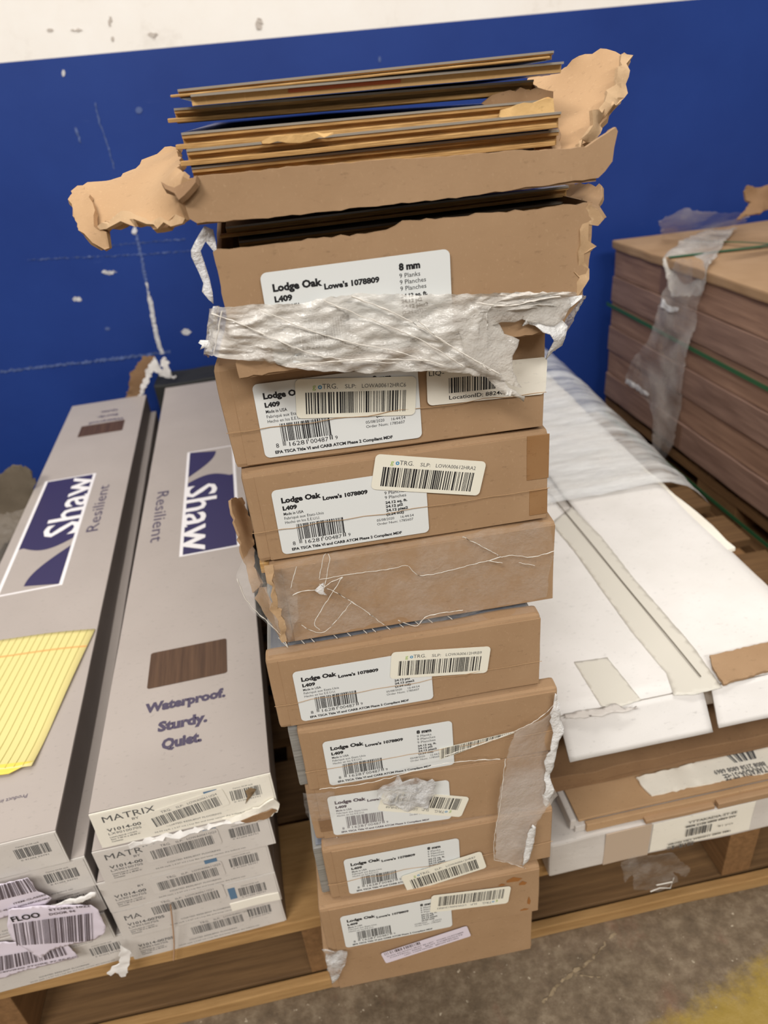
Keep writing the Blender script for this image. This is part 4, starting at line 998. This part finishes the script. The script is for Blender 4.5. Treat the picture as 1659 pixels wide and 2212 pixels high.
FW = thing('wrinkled_film_sheet', 'wrinkled glossy film pulled over the far half of the white top carton', 'plastic film', (.42, .9, zt_))
FWM = film('white_stretch_film', .25, .75, 6, (1, 4, 1), (.90, .91, .90, 1), .14)
bm = bmesh.new(); G = []
for i in range(31):
    row = []
    for j in range(61):
        x = -.22+.42*i/30; y = -.03+.75*j/60
        z = .006+.008*abs(noise.fractal(Vector((x*5+y*3, y*22+x*5, 1)), .8, 2.1, 4)) - (.05*max(0, (x-.12)/.08)**2)
        row.append(bm.verts.new((x+.07*y, y, z)))
    G.append(row)
for i in range(30):
    for j in range(60): bm.faces.new((G[i][j], G[i+1][j], G[i+1][j+1], G[i][j+1]))
from_bm('film_sheet', bm, FWM, FW, None, True)

# ------------------------------------------------------------------ right load
RPX = .855
RP = thing('wooden_pallet', 'pallet with shade-darkened boards under the film-wrapped wood-coloured load at right', 'pallet', (RPX, 1.12, 0))
for j, (y0, y1) in enumerate(((-.45, -.35), (-.28, -.18), (-.10, 0), (.08, .18), (.25, .35), (.42, .52), (.53, .60))):
    bx('deck_board', 0, 1.1, y0, y1, .135, .155, PINE_SHADE, RP, .0015, .002, (10, 1, 1), j)
for j, x in enumerate((.0, .5, 1.06)):
    bx('bottom_runner', x, x+.09, -.45, .60, 0, .060, PINE_Y, RP, .0015, .003, (1, 12, 1), 10+j)
    bx('top_runner', x, x+.09, -.45, .60, .115, .135, PINE_Y, RP, .0015, .002, (1, 12, 1), 15+j)
    for y0 in (-.42, .0, .45): bx('block', x+.002, x+.088, y0, y0+.14, .060, .115, PINE_Y, RP, .002, .002, (1, 2, 1), 20+j)
zc = .156; hh = .062
nm = ['bottom', 'second', 'third', 'fourth', 'fifth', 'top']
for j in range(6):
    c = thing('wood_print_carton', '%s brown wood-print carton of the wrapped load standing against the blue wall' % (nm[j] if j in (0, 5) else nm[j]+' from the bottom'), 'box', (.842+(.004 if j % 2 else 0), .72, zc+hh*j), 0, 'wood-print cartons of the wrapped load')
    bx('carton_body', 0, 1.05, 0, .98, 0, hh-.0012, (WOODPRINT, WOODPRINT2)[j % 2], c, .0015, .0014, (6, 20, 3), 50+j)
    bx('tape_band', -.0008, .0010, .60+.02*j, .66+.02*j, .002, hh-.003, plain('brown_tape', srgb(122, 94, 78), .4), c, .0002, .0003, (0, 2, 2), 50+j)
lid = bx('kraft_cover_sheet', 0, 1.06, 0, .985, 0, .020, KRAFT, None, .004, .0025, (10, 20, 2), 66)
lid.location = (.838, .722, zc+hh*6); tag(lid, 'flat kraft lid sheet capping the wrapped load at right', 'cardboard lid')
zL = zc+hh*6+.020
def strap(name, pts, label, w_=.008):
    bm = bmesh.new()
    for a, b_ in zip(pts, pts[1:]): pass
    P = [Vector(q) for q in pts]; rows = []
    for i, q in enumerate(P):
        d = (P[min(i+1, len(P)-1)]-P[max(i-1, 0)]).normalized()
        up = Vector((0, 0, 1)) if abs(d.z) < .5 and abs(pts[0][2]-pts[-1][2]) < .2 and pts[0][2] < zL-.01 else Vector((0, 1, 0))
        rows.append((bm.verts.new(q-up*w_/2), bm.verts.new(q+up*w_/2)))
    for A_, B_ in zip(rows, rows[1:]): bm.faces.new((A_[0], B_[0], B_[1], A_[1]))
    o = from_bm(name, bm, STRAP, None); m = o.modifiers.new('t', 'SOLIDIFY'); m.thickness = .0012; m.offset = 0
    return tag(o, label, 'strap', 'green plastic straps of the wrapped load')
xs = .837
g1 = at(1310, 668, x=xs); g2 = at(1659, 835, x=xs)
strap('plastic_strap', [(xs, g1.y, .395), (xs, 1.5, .393), (xs, 1.3, .390), (xs, 1.0, .388), (xs, .72, .386)], 'green strap running level around the side of the wrapped load')
g3 = at(1303, 915, x=xs+.006)
strap('plastic_strap', [(.851, 1.71, .098), (.851, 1.4, .096), (.851, 1.1, .094), (.851, .72, .092)], 'dark green strap low down, along the pallet below the load')
strap('plastic_strap', [(.838, 1.44, zL+.004), (1.0, 1.43, zL+.004), (1.2, 1.42, zL+.006), (1.5, 1.41, zL+.004)], 'green strap lying across the top of the wrapped load', .012)
strap('plastic_strap', [(.95, 1.58, zL+.004), (1.02, 1.46, zL+.010), (1.12, 1.34, zL+.007), (1.3, 1.20, zL+.004)], 'loose green strap end crossing the other on top of the load', .010)
DF = thing('stretch_film_drape', 'dusty film strip hanging down the side of the wrapped load at right', 'plastic film', (.83, 1.35, .4))
bpy.context.view_layer.update(); ID = DF.matrix_world.inverted()
sx_ = .829
sheet('film_strip', [at(px, py, x=sx_) for px, py in ((1460, 560), (1530, 560), (1515, 620), (1502, 700), (1480, 780), (1470, 880), (1455, 960), (1430, 1005), (1405, 1010), (1412, 900), (1395, 865), (1350, 820), (1372, 770), (1400, 740), (1430, 640))], FILM_DUSTY, DF, .0005, .002, 5, 4, .006, 20, inv=ID)
sheet('film_fold_over', [at(1430, 560, x=.828), at(1470, 520, z=zL+.01), at(1530, 498, z=zL+.012), at(1590, 490, z=zL+.012), at(1560, 530, z=zL+.012), at(1530, 575, x=.828), at(1515, 640, x=.828), at(1450, 640, x=.828)], FILM_MID, DF, .0005, .002, 6, 4, .005, 22, inv=ID)
sheet('film_peak', [at(1430, 515, z=zL+.002), at(1428, 475, y=1.50), at(1480, 452, y=1.50), at(1560, 462, y=1.50), at(1620, 458, y=1.50), at(1610, 480, z=zL+.012), at(1520, 505, z=zL+.004), at(1480, 515, z=zL+.004)], FILM_DUSTY, DF, .0005, .002, 7, 4, .006, 20, inv=ID)
sheet('bright_crumple', [at(px, py, x=.826) for px, py in ((1428, 640), (1436, 650), (1445, 660), (1466, 666), (1462, 674), (1440, 674), (1430, 662))], FILM_WHITE, DF, .0005, .001, 8, 3, .003, 60, inv=ID)
sheet('bright_crumple', [at(px, py, x=.826) for px, py in ((1352, 818), (1362, 822), (1385, 838), (1402, 852), (1398, 858), (1372, 842), (1350, 826))], FILM_WHITE, DF, .0005, .001, 9, 3, .003, 60, inv=ID)
TB = sheet('torn_cardboard', [at(px, py, y=q) for px, py, q in ((1590, 482, 1.35), (1606, 455, 1.36), (1620, 440, 1.36), (1607, 415, 1.37), (1618, 404, 1.37), (1660, 400, 1.37), (1740, 396, 1.37), (1740, 440, 1.36), (1660, 450, 1.35), (1640, 460, 1.34))], KRAFT_DK, None, .004, .002, 12, 3, .008, 30)
tag(TB, 'curled torn brown cardboard standing on top of the wrapped load at the right edge', 'cardboard')

# ------------------------------------------------------------------ torn scraps behind the stacks
T1 = thing('torn_carton_end', 'ragged white and brown carton end sticking up behind the two taupe stacks', 'cardboard', (-.34, 1.68, .36))
bpy.context.view_layer.update(); I1 = T1.matrix_world.inverted()
sheet('brown_face', [at(px, py, y=1.68) for px, py in ((276, 862), (280, 810), (286, 800), (312, 770), (335, 770), (330, 800), (312, 840), (300, 862))], KRAFT_DK, T1, .004, .003, 1, 3, .004, 20, inv=I1)
sheet('white_torn_face', [at(px, py, y=1.66) for px, py in ((296, 862), (312, 820), (326, 782), (334, 774), (342, 790), (350, 800), (346, 782), (355, 774), (365, 782), (368, 800), (372, 812), (380, 808), (376, 816), (360, 816), (346, 812), (334, 800), (324, 820), (306, 850))], WHITEB, T1, .004, .003, 2, 3, .005, 30, inv=I1)
T2 = bx('dark_carton', -.10, .14, 0, .10, 0, .345, plain('black_board', srgb(44, 44, 42), .6), None, .004, .003, (10, 2, 8), 4)
T2.location = (-.20, 1.655, .02); tag(T2, 'black carton standing at the wall behind the MATRIX stack', 'box')
T3 = thing('crushed_carton', 'crumpled grey-brown carton with ragged top at the far left behind the taupe cartons', 'box', (-.66, 1.2, .0))
bpy.context.view_layer.update(); I3 = T3.matrix_world.inverted()
sheet('torn_panel', [at(px, py, y=1.22) for px, py in ((-80, 1030), (0, 1024), (20, 1012), (52, 1010), (66, 1022), (76, 1040), (70, 1100), (40, 1150), (0, 1180), (-80, 1300))], GREYBOARD, T3, .004, .003, 3, 3, .006, 16, inv=I3)
sheet('film_rag', [at(px, py, y=1.12) for px, py in ((-60, 1100), (10, 1110), (60, 1095), (50, 1140), (20, 1200), (0, 1260), (-60, 1290))], FILM_DUSTY, T3, .001, .003, 4, 3, .012, 20, inv=I3)
bx('carton_body', -.20, .06, 0, .35, .0, .20, GREYBOARD, T3, .004, .006, (8, 10, 6), 5)
